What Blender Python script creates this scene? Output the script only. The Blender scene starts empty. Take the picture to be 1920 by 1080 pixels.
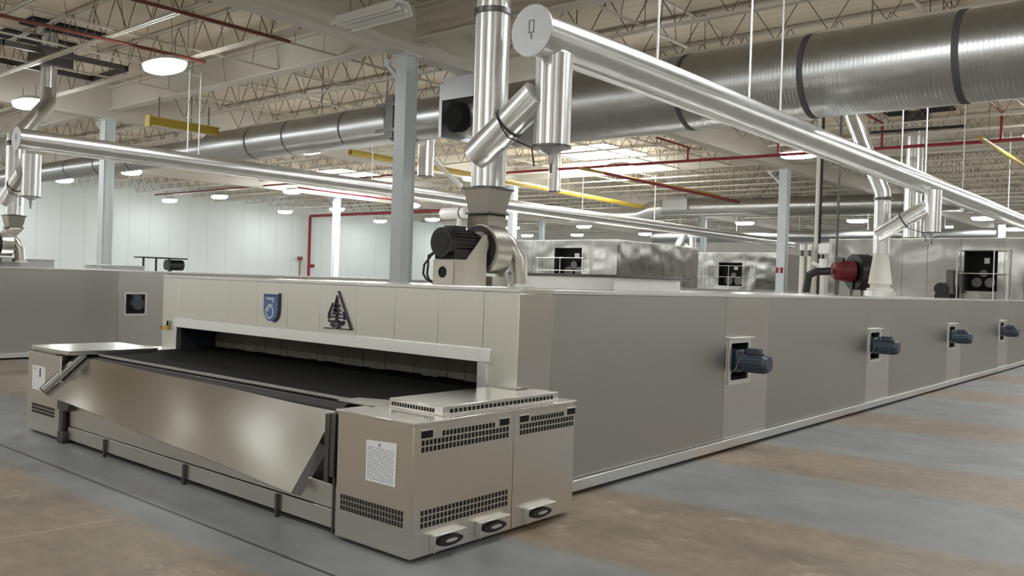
import bpy, math, random
from mathutils import Vector, Matrix
random.seed(7)
SC = bpy.context.scene
COL = SC.collection
PI = math.pi

# ------------------------------------------------------------------ materials
def new_mat(name):
    m = bpy.data.materials.new(name); m.use_nodes = True
    nt = m.node_tree
    b = nt.nodes['Principled BSDF']
    return m, nt, b

def simple(name, col, rough=.5, metal=0., bump=0., scale=20., vary=.0):
    m, nt, b = new_mat(name)
    b.inputs['Base Color'].default_value = (*col, 1)
    b.inputs['Roughness'].default_value = rough
    b.inputs['Metallic'].default_value = metal
    tc = nt.nodes.new('ShaderNodeTexCoord')
    n = nt.nodes.new('ShaderNodeTexNoise'); n.inputs['Scale'].default_value = scale
    n.inputs['Detail'].default_value = 4
    nt.links.new(tc.outputs['Object'], n.inputs['Vector'])
    if vary > 0:
        mx = nt.nodes.new('ShaderNodeMix'); mx.data_type = 'RGBA'
        mx.inputs[6].default_value = (*[c * (1 - vary) for c in col], 1)
        mx.inputs[7].default_value = (*[min(1, c * (1 + vary)) for c in col], 1)
        nt.links.new(n.outputs['Fac'], mx.inputs[0]); nt.links.new(mx.outputs[2], b.inputs['Base Color'])
    if bump > 0:
        bp = nt.nodes.new('ShaderNodeBump'); bp.inputs['Strength'].default_value = bump
        bp.inputs['Distance'].default_value = .01
        nt.links.new(n.outputs['Fac'], bp.inputs['Height']); nt.links.new(bp.outputs['Normal'], b.inputs['Normal'])
    return m

def brushed(name, col, rough, stretch=(1, 1, 60), bump=.04, wav=.0, wscale=1.5):
    """brushed stainless: fine grain noise drives roughness and a slight bump; a slow noise gives the sheet's waviness"""
    m, nt, b = new_mat(name)
    b.inputs['Metallic'].default_value = 1
    tc = nt.nodes.new('ShaderNodeTexCoord')
    mp = nt.nodes.new('ShaderNodeMapping'); mp.inputs['Scale'].default_value = stretch
    nt.links.new(tc.outputs['Object'], mp.inputs['Vector'])
    n = nt.nodes.new('ShaderNodeTexNoise'); n.inputs['Scale'].default_value = 6; n.inputs['Detail'].default_value = 3
    nt.links.new(mp.outputs['Vector'], n.inputs['Vector'])
    mr = nt.nodes.new('ShaderNodeMapRange')
    mr.inputs['To Min'].default_value = rough * .8; mr.inputs['To Max'].default_value = rough * 1.2
    nt.links.new(n.outputs['Fac'], mr.inputs['Value']); nt.links.new(mr.outputs['Result'], b.inputs['Roughness'])
    mx = nt.nodes.new('ShaderNodeMix'); mx.data_type = 'RGBA'
    mx.inputs[6].default_value = (*[c * .94 for c in col], 1); mx.inputs[7].default_value = (*[min(1, c * 1.05) for c in col], 1)
    nt.links.new(n.outputs['Fac'], mx.inputs[0]); nt.links.new(mx.outputs[2], b.inputs['Base Color'])
    bp = nt.nodes.new('ShaderNodeBump'); bp.inputs['Strength'].default_value = bump; bp.inputs['Distance'].default_value = .004
    nt.links.new(n.outputs['Fac'], bp.inputs['Height'])
    out = bp
    if wav > 0:
        n2 = nt.nodes.new('ShaderNodeTexNoise'); n2.inputs['Scale'].default_value = wscale; n2.inputs['Detail'].default_value = 1
        nt.links.new(tc.outputs['Object'], n2.inputs['Vector'])
        b2 = nt.nodes.new('ShaderNodeBump'); b2.inputs['Strength'].default_value = wav; b2.inputs['Distance'].default_value = .05
        nt.links.new(n2.outputs['Fac'], b2.inputs['Height']); nt.links.new(bp.outputs['Normal'], b2.inputs['Normal'])
        out = b2
    nt.links.new(out.outputs['Normal'], b.inputs['Normal'])
    return m

ANISO = .25
def ribbed(name, col, rough, axis, freq, strength=.25, metal=1., aniso=.85):
    """spiral seam sheet metal: fine ribs across the run"""
    m, nt, b = new_mat(name)
    b.inputs['Metallic'].default_value = metal; b.inputs['Roughness'].default_value = rough
    tg = nt.nodes.new('ShaderNodeTangent'); tg.direction_type = 'RADIAL'; tg.axis = axis
    nt.links.new(tg.outputs[0], b.inputs['Tangent']); b.inputs['Anisotropic'].default_value = aniso; b.inputs['Anisotropic Rotation'].default_value = ANISO
    tc = nt.nodes.new('ShaderNodeTexCoord')
    w = nt.nodes.new('ShaderNodeTexWave'); w.wave_type = 'BANDS'; w.bands_direction = axis
    w.inputs['Scale'].default_value = freq; w.inputs['Distortion'].default_value = .15
    nt.links.new(tc.outputs['Object'], w.inputs['Vector'])
    cr = nt.nodes.new('ShaderNodeValToRGB'); cr.color_ramp.elements[0].position = .86; cr.color_ramp.elements[1].position = .98
    nt.links.new(w.outputs['Fac'], cr.inputs['Fac'])
    n = nt.nodes.new('ShaderNodeTexNoise'); n.inputs['Scale'].default_value = 3.; n.inputs['Detail'].default_value = 5
    nt.links.new(tc.outputs['Object'], n.inputs['Vector'])
    mx = nt.nodes.new('ShaderNodeMix'); mx.data_type = 'RGBA'
    mx.inputs[6].default_value = (*[c * .85 for c in col], 1); mx.inputs[7].default_value = (*[min(1, c * 1.12) for c in col], 1)
    nt.links.new(n.outputs['Fac'], mx.inputs[0]); nt.links.new(mx.outputs[2], b.inputs['Base Color'])
    bp = nt.nodes.new('ShaderNodeBump'); bp.inputs['Strength'].default_value = strength; bp.inputs['Distance'].default_value = .006
    nt.links.new(cr.outputs['Color'], bp.inputs['Height']); nt.links.new(bp.outputs['Normal'], b.inputs['Normal'])
    return m

def emissive(name, col, strength):
    m, nt, b = new_mat(name)
    b.inputs['Base Color'].default_value = (.8, .8, .8, 1)
    b.inputs['Emission Color'].default_value = (*col, 1); b.inputs['Emission Strength'].default_value = strength
    return m

M = {}
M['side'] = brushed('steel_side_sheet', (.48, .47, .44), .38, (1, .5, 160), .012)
M['strip'] = brushed('steel_seam_strip', (.66, .63, .60), .25, (1, .5, 160), .01)
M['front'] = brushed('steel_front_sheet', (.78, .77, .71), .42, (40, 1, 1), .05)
M['cab'] = brushed('steel_cabinet', (.72, .69, .63), .30, (2, 2, 90), .012)
M['tray'] = brushed('steel_tray', (.60, .585, .54), .25, (30, 1, 1), .002)
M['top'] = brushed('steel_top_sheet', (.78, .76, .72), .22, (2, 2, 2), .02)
M['trim'] = brushed('steel_trim', (.80, .80, .78), .38, (3, 3, 3), .03)
M['box'] = brushed('steel_heat_box', (.42, .415, .39), .18, (2, 2, 60), .01, 1., 1.1)
M['flue'] = ribbed('flue_sheet', (.88, .89, .88), .36, 'Y', 1.2, .12)
M['fluev'] = ribbed('flue_sheet_vertical', (.88, .89, .88), .36, 'Z', 1.2, .12)
M['cap'] = brushed('flue_cap_sheet', (.50, .51, .51), .5, (3, 3, 3), .03)
M['duct'] = ribbed('spiral_duct_sheet', (.56, .57, .565), .40, 'X', 5.0, .35, 1., .6)
M['ductband'] = simple('duct_joint_band', (.07, .072, .075), .6)
M['column'] = simple('column_paint', (.60, .65, .66), .45, vary=.05)
M['girder'] = simple('girder_paint', (.58, .55, .48), .5, vary=.06, scale=3)
M['joist'] = simple('joist_paint', (.60, .56, .48), .5)
M['joistdark'] = simple('joist_rod', (.17, .15, .12), .6)
M['white'] = simple('white_enamel', (.82, .82, .80), .35)
M['offwhite'] = simple('cream_enamel', (.72, .70, .62), .4)
M['black'] = simple('black_enamel', (.012, .012, .014), .35)
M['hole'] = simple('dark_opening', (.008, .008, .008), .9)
M['rubber'] = simple('black_rubber', (.02, .02, .02), .7)
M['belt'] = simple('belt_mesh', (.010, .010, .010), .75, .0, .6, 260)
M['roller'] = brushed('nose_roller', (.30, .29, .27), .45, (60, 1, 1), .2)
M['rollerdark'] = simple('dark_roller', (.03, .028, .026), .55)
M['bluegrey'] = simple('motor_blue_grey', (.055, .075, .10), .38)
M['steeldark'] = brushed('dark_steel', (.15, .145, .14), .4, (2, 2, 20))
M['folddark'] = simple('fold_dark', (.11, .105, .098), .5)
M['foldsteel'] = brushed('fold_steel', (.22, .21, .195), .42, (3, 3, 60), .02)
M['cast'] = brushed('blower_steel', (.56, .54, .49), .33, (4, 4, 4), .1)
M['mount'] = simple('blower_mount_paint', (.56, .53, .45), .4)
M['red'] = simple('red_pipe_paint', (.27, .018, .028), .45)
M['redbrown'] = simple('sprinkler_pipe_paint', (.20, .055, .04), .5)
M['redbody'] = simple('burner_red', (.16, .012, .02), .35)
M['yellow'] = simple('yellow_paint', (.48, .35, .05), .45)
M['paper'] = simple('notice_paper', (.78, .79, .80), .7)
M['ink'] = simple('print_grey', (.34, .37, .40), .7)
M['curtain'] = simple('curtain_strip', (.17, .145, .115), .6, vary=.25, scale=5)
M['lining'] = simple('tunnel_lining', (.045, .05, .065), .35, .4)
M['emblemblue'] = simple('emblem_blue', (.09, .16, .33), .4)
M['emblemlight'] = simple('emblem_pale_blue', (.50, .58, .66), .4)
M['emblemdark'] = simple('emblem_dark_navy', (.02, .022, .04), .4)
M['lamp'] = emissive('lamp_lens', (.96, .99, 1), 30)
M['sky'] = emissive('skylight_glazing', (.97, .99, 1), 16)
M['screen'] = emissive('lit_doorway', (.95, .97, 1), 3)

M['belt'].node_tree.nodes['Principled BSDF'].inputs['Specular IOR Level'].default_value = .12

def floor_material():
    m, nt, b = new_mat('painted_concrete_floor')
    N, L = nt.nodes.new, nt.links.new
    g = N('ShaderNodeNewGeometry'); s = N('ShaderNodeSeparateXYZ'); L(g.outputs['Position'], s.inputs[0])
    def noise(sc, det=4, vec=None, rough=.55):
        n = N('ShaderNodeTexNoise'); n.inputs['Scale'].default_value = sc; n.inputs['Detail'].default_value = det
        n.inputs['Roughness'].default_value = rough
        L(vec or g.outputs['Position'], n.inputs['Vector']); return n.outputs['Fac']
    def math_(op, a, b_=None):
        n = N('ShaderNodeMath'); n.operation = op
        for i, v in enumerate((a, b_)):
            if v is None: continue
            if isinstance(v, (int, float)): n.inputs[i].default_value = v
            else: L(v, n.inputs[i])
        return n.outputs[0]
    # t = y - .08*(x+3.9) (only right of the oven) + small wobble of the coating's edge
    xr = math_('MAXIMUM', math_('ADD', s.outputs['X'], 3.9), 0.)
    t = math_('SUBTRACT', s.outputs['Y'], math_('MULTIPLY', xr, .085))
    t = math_('ADD', t, math_('MULTIPLY', math_('SUBTRACT', noise(5, 3), .5), .05))
    fac = math_('DIVIDE', t, 40.)
    cr = N('ShaderNodeValToRGB'); L(fac, cr.inputs['Fac'])
    edges = [2.83, 4.40, 6.20, 7.87, 9.35, 11.5, 13.0, 15.9, 17.6, 20.0, 22.0, 25.0, 27.0, 31.0]
    e = cr.color_ramp.elements
    e[0].position = 0; e[0].color = (1, 1, 1, 1)
    e[1].position = 1; e[1].color = (0, 0, 0, 1)
    v = 1
    for y in edges:
        a = e.new((y - .02) / 40); a.color = (v, v, v, 1)
        v = 1 - v
        c = e.new((y + .02) / 40); c.color = (v, v, v, 1)
    def mix(f, a, c):
        n = N('ShaderNodeMix'); n.data_type = 'RGBA'
        L(f, n.inputs[0])
        for i, v_ in ((6, a), (7, c)):
            if isinstance(v_, tuple): n.inputs[i].default_value = (*v_, 1)
            else: L(v_, n.inputs[i])
        return n.outputs[2]
    def ramp(f, lo, hi):
        n = N('ShaderNodeMapRange'); n.inputs['From Min'].default_value = lo; n.inputs['From Max'].default_value = hi
        L(f, n.inputs['Value']); return n.outputs['Result']
    mp = N('ShaderNodeMapping'); mp.inputs['Scale'].default_value = (.85, 1.15, 1); L(g.outputs['Position'], mp.inputs['Vector'])
    stain = noise(1.3, 6, mp.outputs['Vector'], .65)
    fine = noise(7, 6, mp.outputs['Vector'], .7)
    brown = mix(ramp(math_('ADD', math_('MULTIPLY', stain, .6), math_('MULTIPLY', fine, .4)), .36, .64), (.16, .121, .086), (.33, .262, .188))
    pale = mix(ramp(noise(2.2, 5, mp.outputs['Vector'], .7), .60, .72), brown, (.42, .35, .27))
    grey = mix(ramp(noise(1.6, 8, mp.outputs['Vector'], .68), .3, .7), (.17, .178, .18), (.275, .282, .278))
    col = mix(cr.outputs['Color'], grey, pale)
    # groove line in front of the feed table
    ln = math_('LESS_THAN', math_('ABSOLUTE', math_('SUBTRACT', s.outputs['Y'], 3.16)), .013)
    ln = math_('MULTIPLY', ln, math_('LESS_THAN', s.outputs['X'], -3.6))
    col = mix(ln, col, (.05, .045, .04))
    # pale scratch
    sl = math_('SUBTRACT', s.outputs['X'], math_('ADD', math_('MULTIPLY', s.outputs['Y'], .0583), -6.101))
    sc = math_('LESS_THAN', math_('ABSOLUTE', sl), .014)
    sc = math_('MULTIPLY', sc, math_('LESS_THAN', s.outputs['Y'], 2.79)); sc = math_('MULTIPLY', sc, math_('GREATER_THAN', s.outputs['Y'], 2.1))
    col = mix(math_('MULTIPLY', sc, .5), col, (.42, .35, .27))
    L(col, b.inputs['Base Color'])
    rr = N('ShaderNodeMapRange'); rr.inputs['To Min'].default_value = .36; rr.inputs['To Max'].default_value = .62
    L(stain, rr.inputs['Value']); L(rr.outputs['Result'], b.inputs['Roughness'])
    bp = N('ShaderNodeBump'); bp.inputs['Strength'].default_value = .08; bp.inputs['Distance'].default_value = .01
    L(noise(14, 5), bp.inputs['Height']); L(bp.outputs['Normal'], b.inputs['Normal'])
    return m

def deck_material():
    m, nt, b = new_mat('roof_deck_paint')
    N, L = nt.nodes.new, nt.links.new
    tc = N('ShaderNodeTexCoord')
    n = N('ShaderNodeTexNoise'); n.inputs['Scale'].default_value = .5; n.inputs['Detail'].default_value = 6
    L(tc.outputs['Object'], n.inputs['Vector'])
    mx = N('ShaderNodeMix'); mx.data_type = 'RGBA'
    mx.inputs[6].default_value = (.62, .53, .41, 1); mx.inputs[7].default_value = (.75, .66, .53, 1)
    L(n.outputs['Fac'], mx.inputs[0]); L(mx.outputs[2], b.inputs['Base Color'])
    w = N('ShaderNodeTexWave'); w.bands_direction = 'Y'; w.inputs['Scale'].default_value = 1.0
    L(tc.outputs['Object'], w.inputs['Vector'])
    bp = N('ShaderNodeBump'); bp.inputs['Strength'].default_value = .3; bp.inputs['Distance'].default_value = .03
    L(w.outputs['Fac'], bp.inputs['Height']); L(bp.outputs['Normal'], b.inputs['Normal'])
    b.inputs['Roughness'].default_value = .7
    return m

def wall_material(name, c0, c1, axis):
    m, nt, b = new_mat(name)
    N, L = nt.nodes.new, nt.links.new
    tc = N('ShaderNodeTexCoord')
    n = N('ShaderNodeTexNoise'); n.inputs['Scale'].default_value = .35; n.inputs['Detail'].default_value = 4
    L(tc.outputs['Object'], n.inputs['Vector'])
    mx = N('ShaderNodeMix'); mx.data_type = 'RGBA'
    mx.inputs[6].default_value = (*c0, 1); mx.inputs[7].default_value = (*c1, 1)
    L(n.outputs['Fac'], mx.inputs[0])
    w = N('ShaderNodeTexWave'); w.bands_direction = axis; w.inputs['Scale'].default_value = .25
    L(tc.outputs['Object'], w.inputs['Vector'])
    cr = N('ShaderNodeValToRGB'); cr.color_ramp.elements[0].position = .985; cr.color_ramp.elements[1].position = 1
    cr.color_ramp.elements[0].color = (0, 0, 0, 1); cr.color_ramp.elements[1].color = (1, 1, 1, 1)
    L(w.outputs['Fac'], cr.inputs['Fac'])
    m2 = N('ShaderNodeMix'); m2.data_type = 'RGBA'; m2.inputs[7].default_value = (*[c * .93 for c in c0], 1)
    L(cr.outputs['Color'], m2.inputs[0]); L(mx.outputs[2], m2.inputs[6])
    L(m2.outputs[2], b.inputs['Base Color']); b.inputs['Roughness'].default_value = .6
    return m

M['floor'] = floor_material()
M['deck'] = deck_material()
M['wallw'] = wall_material('white_panel_wall', (.70, .76, .74), (.78, .83, .81), 'Y')
M['wallf'] = wall_material('white_front_wall', (.72, .73, .70), (.80, .81, .77), 'X')
M['wallg'] = wall_material('grey_panel_wall', (.50, .47, .41), (.58, .55, .49), 'X')

# ------------------------------------------------------------------ mesh builder
class MB:
    def __init__(s): s.v = []; s.f = []; s.sm = []
    def add(s, vs, fs, smooth=False):
        o = len(s.v); s.v += [Vector(p) for p in vs]
        for f in fs: s.f.append([i + o for i in f]); s.sm.append(smooth)
        return s
    def box(s, x0, x1, y0, y1, z0, z1):
        x0, x1 = sorted((x0, x1)); y0, y1 = sorted((y0, y1)); z0, z1 = sorted((z0, z1))
        vs = [(x, y, z) for z in (z0, z1) for y in (y0, y1) for x in (x0, x1)]
        return s.add(vs, [(0, 2, 3, 1), (4, 5, 7, 6), (0, 1, 5, 4), (2, 6, 7, 3), (0, 4, 6, 2), (1, 3, 7, 5)])
    def cyl(s, p0, p1, r, r1=None, n=20, caps=True):
        p0, p1 = Vector(p0), Vector(p1); r1 = r if r1 is None else r1
        d = (p1 - p0).normalized()
        a = d.orthogonal().normalized(); b = d.cross(a)
        vs = []
        for p, rr in ((p0, r), (p1, r1)):
            vs += [p + (a * math.cos(2 * PI * i / n) + b * math.sin(2 * PI * i / n)) * rr for i in range(n)]
        s.add(vs, [(i, (i + 1) % n, n + (i + 1) % n, n + i) for i in range(n)], True)
        if caps: s.add(vs, [tuple(range(n))[::-1], tuple(range(n, 2 * n))])
        return s
    def tube(s, pts, r, n=12, caps=True):
        pts = [Vector(p) for p in pts]; rings = []
        t0 = (pts[1] - pts[0]).normalized(); a = t0.orthogonal().normalized()
        for i, p in enumerate(pts):
            d0 = (pts[i] - pts[i - 1]).normalized() if i else t0
            d1 = (pts[i + 1] - pts[i]).normalized() if i < len(pts) - 1 else d0
            t = (d0 + d1).normalized()
            a = (a - t * a.dot(t)).normalized(); b = t.cross(a)
            k = 1 / max(.5, t.dot(d0))
            rings.append([p + (a * math.cos(2 * PI * j / n) + b * math.sin(2 * PI * j / n)) * r * (k ** .5) for j in range(n)])
        vs = [q for R_ in rings for q in R_]
        fs = [(i * n + j, i * n + (j + 1) % n, (i + 1) * n + (j + 1) % n, (i + 1) * n + j) for i in range(len(pts) - 1) for j in range(n)]
        s.add(vs, fs, True)
        if caps: s.add(rings[0], [tuple(range(n))[::-1]]); s.add(rings[-1], [tuple(range(n))])
        return s
    def bar(s, p0, p1, w, h=None):
        """square bar between two points"""
        h = h or w
        p0, p1 = Vector(p0), Vector(p1); d = (p1 - p0).normalized()
        up = Vector((0, 0, 1)) if abs(d.z) < .95 else Vector((0, 1, 0))
        a = d.cross(up).normalized() * (w / 2); b = a.cross(d).normalized() * (h / 2)
        vs = [p + a * i + b * j for p in (p0, p1) for i, j in ((-1, -1), (1, -1), (1, 1), (-1, 1))]
        return s.add(vs, [(3, 2, 1, 0), (4, 5, 6, 7), (0, 1, 5, 4), (1, 2, 6, 5), (2, 3, 7, 6), (3, 0, 4, 7)])
    def prism(s, poly, axis, a, b):
        """2-d outline extruded along axis: x -> outline is (y,z); y -> (x,z); z -> (x,y)"""
        def P(u, v, w): return {'x': (w, u, v), 'y': (u, w, v), 'z': (u, v, w)}[axis]
        n = len(poly)
        vs = [P(u, v, a) for u, v in poly] + [P(u, v, b) for u, v in poly]
        return s.add(vs, [tuple(range(n))[::-1], tuple(range(n, 2 * n))] + [(i, (i + 1) % n, n + (i + 1) % n, n + i) for i in range(n)])
    def lathe(s, prof, c, n=28):
        """profile (r, z) turned about a vertical axis through c"""
        cx, cy, cz = c
        vs = [(cx + r * math.cos(2 * PI * j / n), cy + r * math.sin(2 * PI * j / n), cz + z) for r, z in prof for j in range(n)]
        fs = [(i * n + j, i * n + (j + 1) % n, (i + 1) * n + (j + 1) % n, (i + 1) * n + j) for i in range(len(prof) - 1) for j in range(n)]
        return s.add(vs, fs, True)
    def frustum(s, r0, r1):
        """r0, r1: four-point rings, low and high"""
        return s.add(list(r0) + list(r1), [(3, 2, 1, 0), (4, 5, 6, 7), (0, 1, 5, 4), (1, 2, 6, 5), (2, 3, 7, 6), (3, 0, 4, 7)])
    def plate(s, quad, th):
        """thick sheet: quad corners plus thickness along its normal"""
        q = [Vector(p) for p in quad]; n = (q[1] - q[0]).cross(q[2] - q[0]).normalized() * th
        return s.add(q + [p + n for p in q], [(3, 2, 1, 0), (4, 5, 6, 7), (0, 1, 5, 4), (1, 2, 6, 5), (2, 3, 7, 6), (3, 0, 4, 7)])
    def build(s, name, mat, parent=None, bevel=0., loc=None):
        me = bpy.data.meshes.new(name)
        off = Vector((0, 0, 0))
        if parent is not None:
            p = parent
            while p is not None: off += p.location; p = p.parent
        elif loc is not None: off = Vector(loc)
        else:
            xs = [v.x for v in s.v]; ys = [v.y for v in s.v]; zs = [v.z for v in s.v]
            off = Vector(((min(xs) + max(xs)) / 2, (min(ys) + max(ys)) / 2, min(zs)))
        me.from_pydata([tuple(v - off) for v in s.v], [], s.f)
        me.polygons.foreach_set('use_smooth', s.sm)
        mats = mat if isinstance(mat, (list, tuple)) else [mat]
        for m in mats: me.materials.append(M[m] if isinstance(m, str) else m)
        me.update()
        import bmesh
        bm = bmesh.new(); bm.from_mesh(me)
        bmesh.ops.remove_doubles(bm, verts=bm.verts, dist=1e-6)
        bmesh.ops.recalc_face_normals(bm, faces=bm.faces); bm.to_mesh(me); bm.free()
        me.set_sharp_from_angle(angle=math.radians(38))
        o = bpy.data.objects.new(name, me); COL.objects.link(o)
        if parent is not None: o.parent = parent
        else: o.location = off
        if bevel > 0:
            b = o.modifiers.new('bevel', 'BEVEL'); b.width = bevel; b.segments = 2; b.limit_method = 'ANGLE'
        return o

def tag(o, label, cat, group=None, kind=None):
    o['label'] = label; o['category'] = cat
    if group: o['group'] = group
    if kind: o['kind'] = kind
    return o
def thing(name, label, cat, loc, group=None):
    o = bpy.data.objects.new(name, None); COL.objects.link(o); o.empty_display_size = .2
    o.location = Vector(loc); return tag(o, label, cat, group)
def lab(o, text): o['label'] = text; return o
def struct(o): o['kind'] = 'structure'; return o
def copy_tree(o, parent=None):
    c = o.copy(); COL.objects.link(c)
    if parent is not None: c.parent = parent
    for ch in list(o.children): copy_tree(ch, c)
    return c

# ------------------------------------------------------------------ camera (solved from the photo's vanishing points)
F_PX = 1601.757
R = Matrix(((0.7628694, 0.6457483, 0.0322405), (0.0294076, 0.0151587, -0.9994526), (-0.6458835, 0.7633999, -0.0074258)))
cam = bpy.data.cameras.new('camera'); camo = bpy.data.objects.new('camera', cam); COL.objects.link(camo)
rot = Matrix((R[0], -R[1], -R[2])).transposed()
camo.matrix_world = Matrix.Translation((0, 0, 1.75)) @ rot.to_4x4()
cam.sensor_width = 36; cam.lens = 36 * F_PX / 1920; cam.clip_end = 300; cam.clip_start = .05
SC.camera = camo
SC.view_settings.view_transform = 'Standard'; SC.view_settings.look = 'None'; SC.view_settings.gamma = 1
SC.view_settings.exposure = .92

# ------------------------------------------------------------------ the building
XL, XR, YF, YB, ZD = -49.5, 12.75, -12., 63., 7.0
struct(MB().box(XL - .3, XR + .3, YF - .3, YB + .3, -.3, 0).build('floor', 'floor'))
struct(MB().box(XL - .3, XR + .3, YF - .3, YB + .3, ZD, ZD + .2).build('ceiling', 'deck'))
struct(MB().box(XL - .3, XL, YF - .3, YB + .3, 0, ZD).build('wall_left', 'wallw'))
struct(MB().box(XR, XR + .3, YF - .3, YB + .3, 0, ZD).build('wall_right', 'wallg'))
struct(MB().box(XL, XR, YB, YB + .3, 0, ZD).build('wall_back', 'wallg'))
struct(MB().box(XL, XR, YF - .3, YF, 0, ZD).build('wall_front', 'wallf'))

COLX = [-12.15, -24.6, -37.05]; BAYX = 12.45
COLY = [11.06, 28.96, 46.86]
clabels = {(-12.15, 11.06): 'pale blue steel column standing behind the feed end of the near oven, nearest of all',
           (-12.15, 28.96): 'pale blue steel column with small red marks, in front of the far steel boxes',
           (-12.15, 46.86): 'pale steel column far down the aisle, third in the right-hand row',
           (-24.6, 11.06): 'pale steel column behind the left oven, before the white wall at left',
           (-24.6, 28.96): 'pale steel column just right of the near flue stack, seen behind it',
           (-24.6, 46.86): 'pale steel column far behind the heat box of the left oven',
           (-37.05, 11.06): 'pale steel column standing left of the picture near the left white wall',
           (-37.05, 28.96): 'slim pale column before the white wall, right of the red riser pipe',
           (-37.05, 46.86): 'slim pale column far away before the white wall, furthest in the left row'}
ZG = 5.98
for cx in COLX:
    for cy in COLY:
        t = thing('steel_column', clabels[(cx, cy)], 'column', (cx, cy, 0))
        m = MB()
        m.box(cx - .15, cx + .15, cy - .15, cy - .135, .02, ZG - .03); m.box(cx - .15, cx + .15, cy + .135, cy + .15, .02, ZG - .03)
        m.box(cx + .10, cx + .12, cy - .135, cy + .135, .02, ZG - .03); m.box(cx - .12, cx - .10, cy - .135, cy + .135, .02, ZG - .03)
        m.build('shaft', 'column', t)
        MB().box(cx - .22, cx + .22, cy - .22, cy + .22, 0, .02).build('base_plate', 'column', t)
        m = MB().box(cx - .2, cx + .2, cy - .2, cy + .2, ZG - .03, ZG)
        m.build('cap_plate', 'column', t)
        m = MB().bar((cx - .14, cy, ZG - .5), (cx - .55, cy, ZG - .1), .07); m.box(cx - .62, cx - .48, cy - .05, cy + .05, ZG - .12, ZG)
        m.build('knee_brace', 'column', t)
        if (cx, cy) == (-12.15, 28.96):
            m = MB()
            for dx in (-.10, .06):
                m.box(cx + dx - .05, cx + dx + .05, cy - .157, cy - .151, 2.35, 2.55)
            lab(m.build('red_mark', 'red', t), 'small red marks painted on the shaft')

glab = {-12.15: 'deep cream painted roof girder resting on the nearest column, crossing the picture top',
        -24.6: 'deep cream roof girder over the second column row, above the left oven',
        -37.05: 'deep cream roof girder over the third column row, near the white wall',
        .3: 'deep cream roof girder above the aisle right of the near oven'}
for gx, l in glab.items():
    m = MB().box(gx - .02, gx + .02, YF, YB, ZG + .05, ZD - .02)
    m.box(gx - .20, gx + .20, YF, YB, ZG, ZG + .03); m.box(gx - .20, gx + .20, YF, YB, ZD - .05, ZD - .01)
    m.box(gx - .02, gx + .02, YF, YB, ZG + .03, ZG + .05)
    tag(m.build('roof_girder', 'girder'), l, 'girder')
# cross beams on the column rows
blab = {11.06: 'cream cross beam in line with the nearest column, behind the big bright lamp',
        28.96: 'cream cross beam in the second column row beyond the skylights',
        46.86: 'cream cross beam in the third column row, far down the hall'}
for by, l in blab.items():
    t = thing('cross_beam', l, 'beam', (-18, by, 6.2))
    for k in range(4):
        x1 = .3 - k * BAYX - .23; x0 = x1 - BAYX + .46
        m = MB().box(x0, x1, by - .015, by + .015, 6.24, 6.86); m.box(x0, x1, by - .13, by + .13, 6.20, 6.24); m.box(x0, x1, by - .13, by + .13, 6.82, 6.86)
        m.build('beam_span', 'girder', t)

# open-web joists
def joist_proto(cx, y):
    t = thing('roof_joist', 'cream open-web roof joist with zigzag rod web, spanning between two girders', 'joist', (cx, y, 6.2), 'open-web joists under the roof deck')
    L = BAYX - .46; x0, x1 = cx - L / 2, cx + L / 2
    m = MB()
    for s in (-1, 1): m.box(x0 + .7, x1 - .7, y + s * .035 - .022, y + s * .035 + .022, 6.20, 6.245)
    m.build('bottom_chord', 'joist', t)
    m = MB()
    for s in (-1, 1): m.box(x0, x1, y + s * .035 - .022, y + s * .035 + .022, 6.93, 6.98)
    m.build('top_chord', 'joist', t)
    m = MB(); n = 22; w = (L - 1.4) / n
    pts = [(x0 + .05, y, 6.94)] + [(x0 + .7 + w * (i + .5 * 0) , y, 6.215 if i % 2 == 0 else 6.95) for i in range(n + 1)] + [(x1 - .05, y, 6.94)]
    for a, b in zip(pts, pts[1:]): m.bar(a, b, .014)
    m.build('web', 'joistdark', t)
    return t
jp = None
ys = []
for k in range(-5, 29):
    y = 11.06 + k * 1.79
    if abs((k) % 10) < .01: continue
    ys.append(y)
SKY = [(-19.6, 28.3), (-34.7, 28.3)]
for kx in range(4):
    cx = .3 - BAYX / 2 - kx * BAYX
    for y in ys:
        if jp is None: jp = joist_proto(cx, y)
        else:
            c = copy_tree(jp); c.location = (cx, y, 6.2)

# bridging lines running along the hall (thin angles tying the joists)
BX = (-3.9, -8.0, -14.2, -16.3, -18.4, -20.45, -28.75, -32.9)
bl = ['over the near flue header', 'between the near flue header and the first girder', 'just left of the first girder', 'above the big bright lamp',
      'left of the big bright lamp', 'over the left riser', 'beyond the second girder', 'over the far left lamps']
for x, l in zip(BX, bl):
    t = thing('joist_bridging', 'thin bridging line along the hall ' + l, 'bridging', (x, 30, 6.25))
    MB().box(x - .02, x + .02, 3.5, 61, 6.247, 6.28).build('bottom_angle', 'joist', t)
    MB().box(x - .02, x + .02, 3.5, 61, 6.89, 6.92).build('top_angle', 'joist', t)
    pts = []; y0 = 3.6; up = False
    while y0 < 46:
        z0, z1 = (6.265, 6.905) if not up else (6.905, 6.265)
        pts += [(x, y0, z0), (x, y0 + random.uniform(.02, .16), z1)]; up = not up; y0 += random.choice((.5, .6, .75))
    m = MB().tube(pts, .0075, 4)
    m.build('tie_rods', 'joistdark', t)

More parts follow.
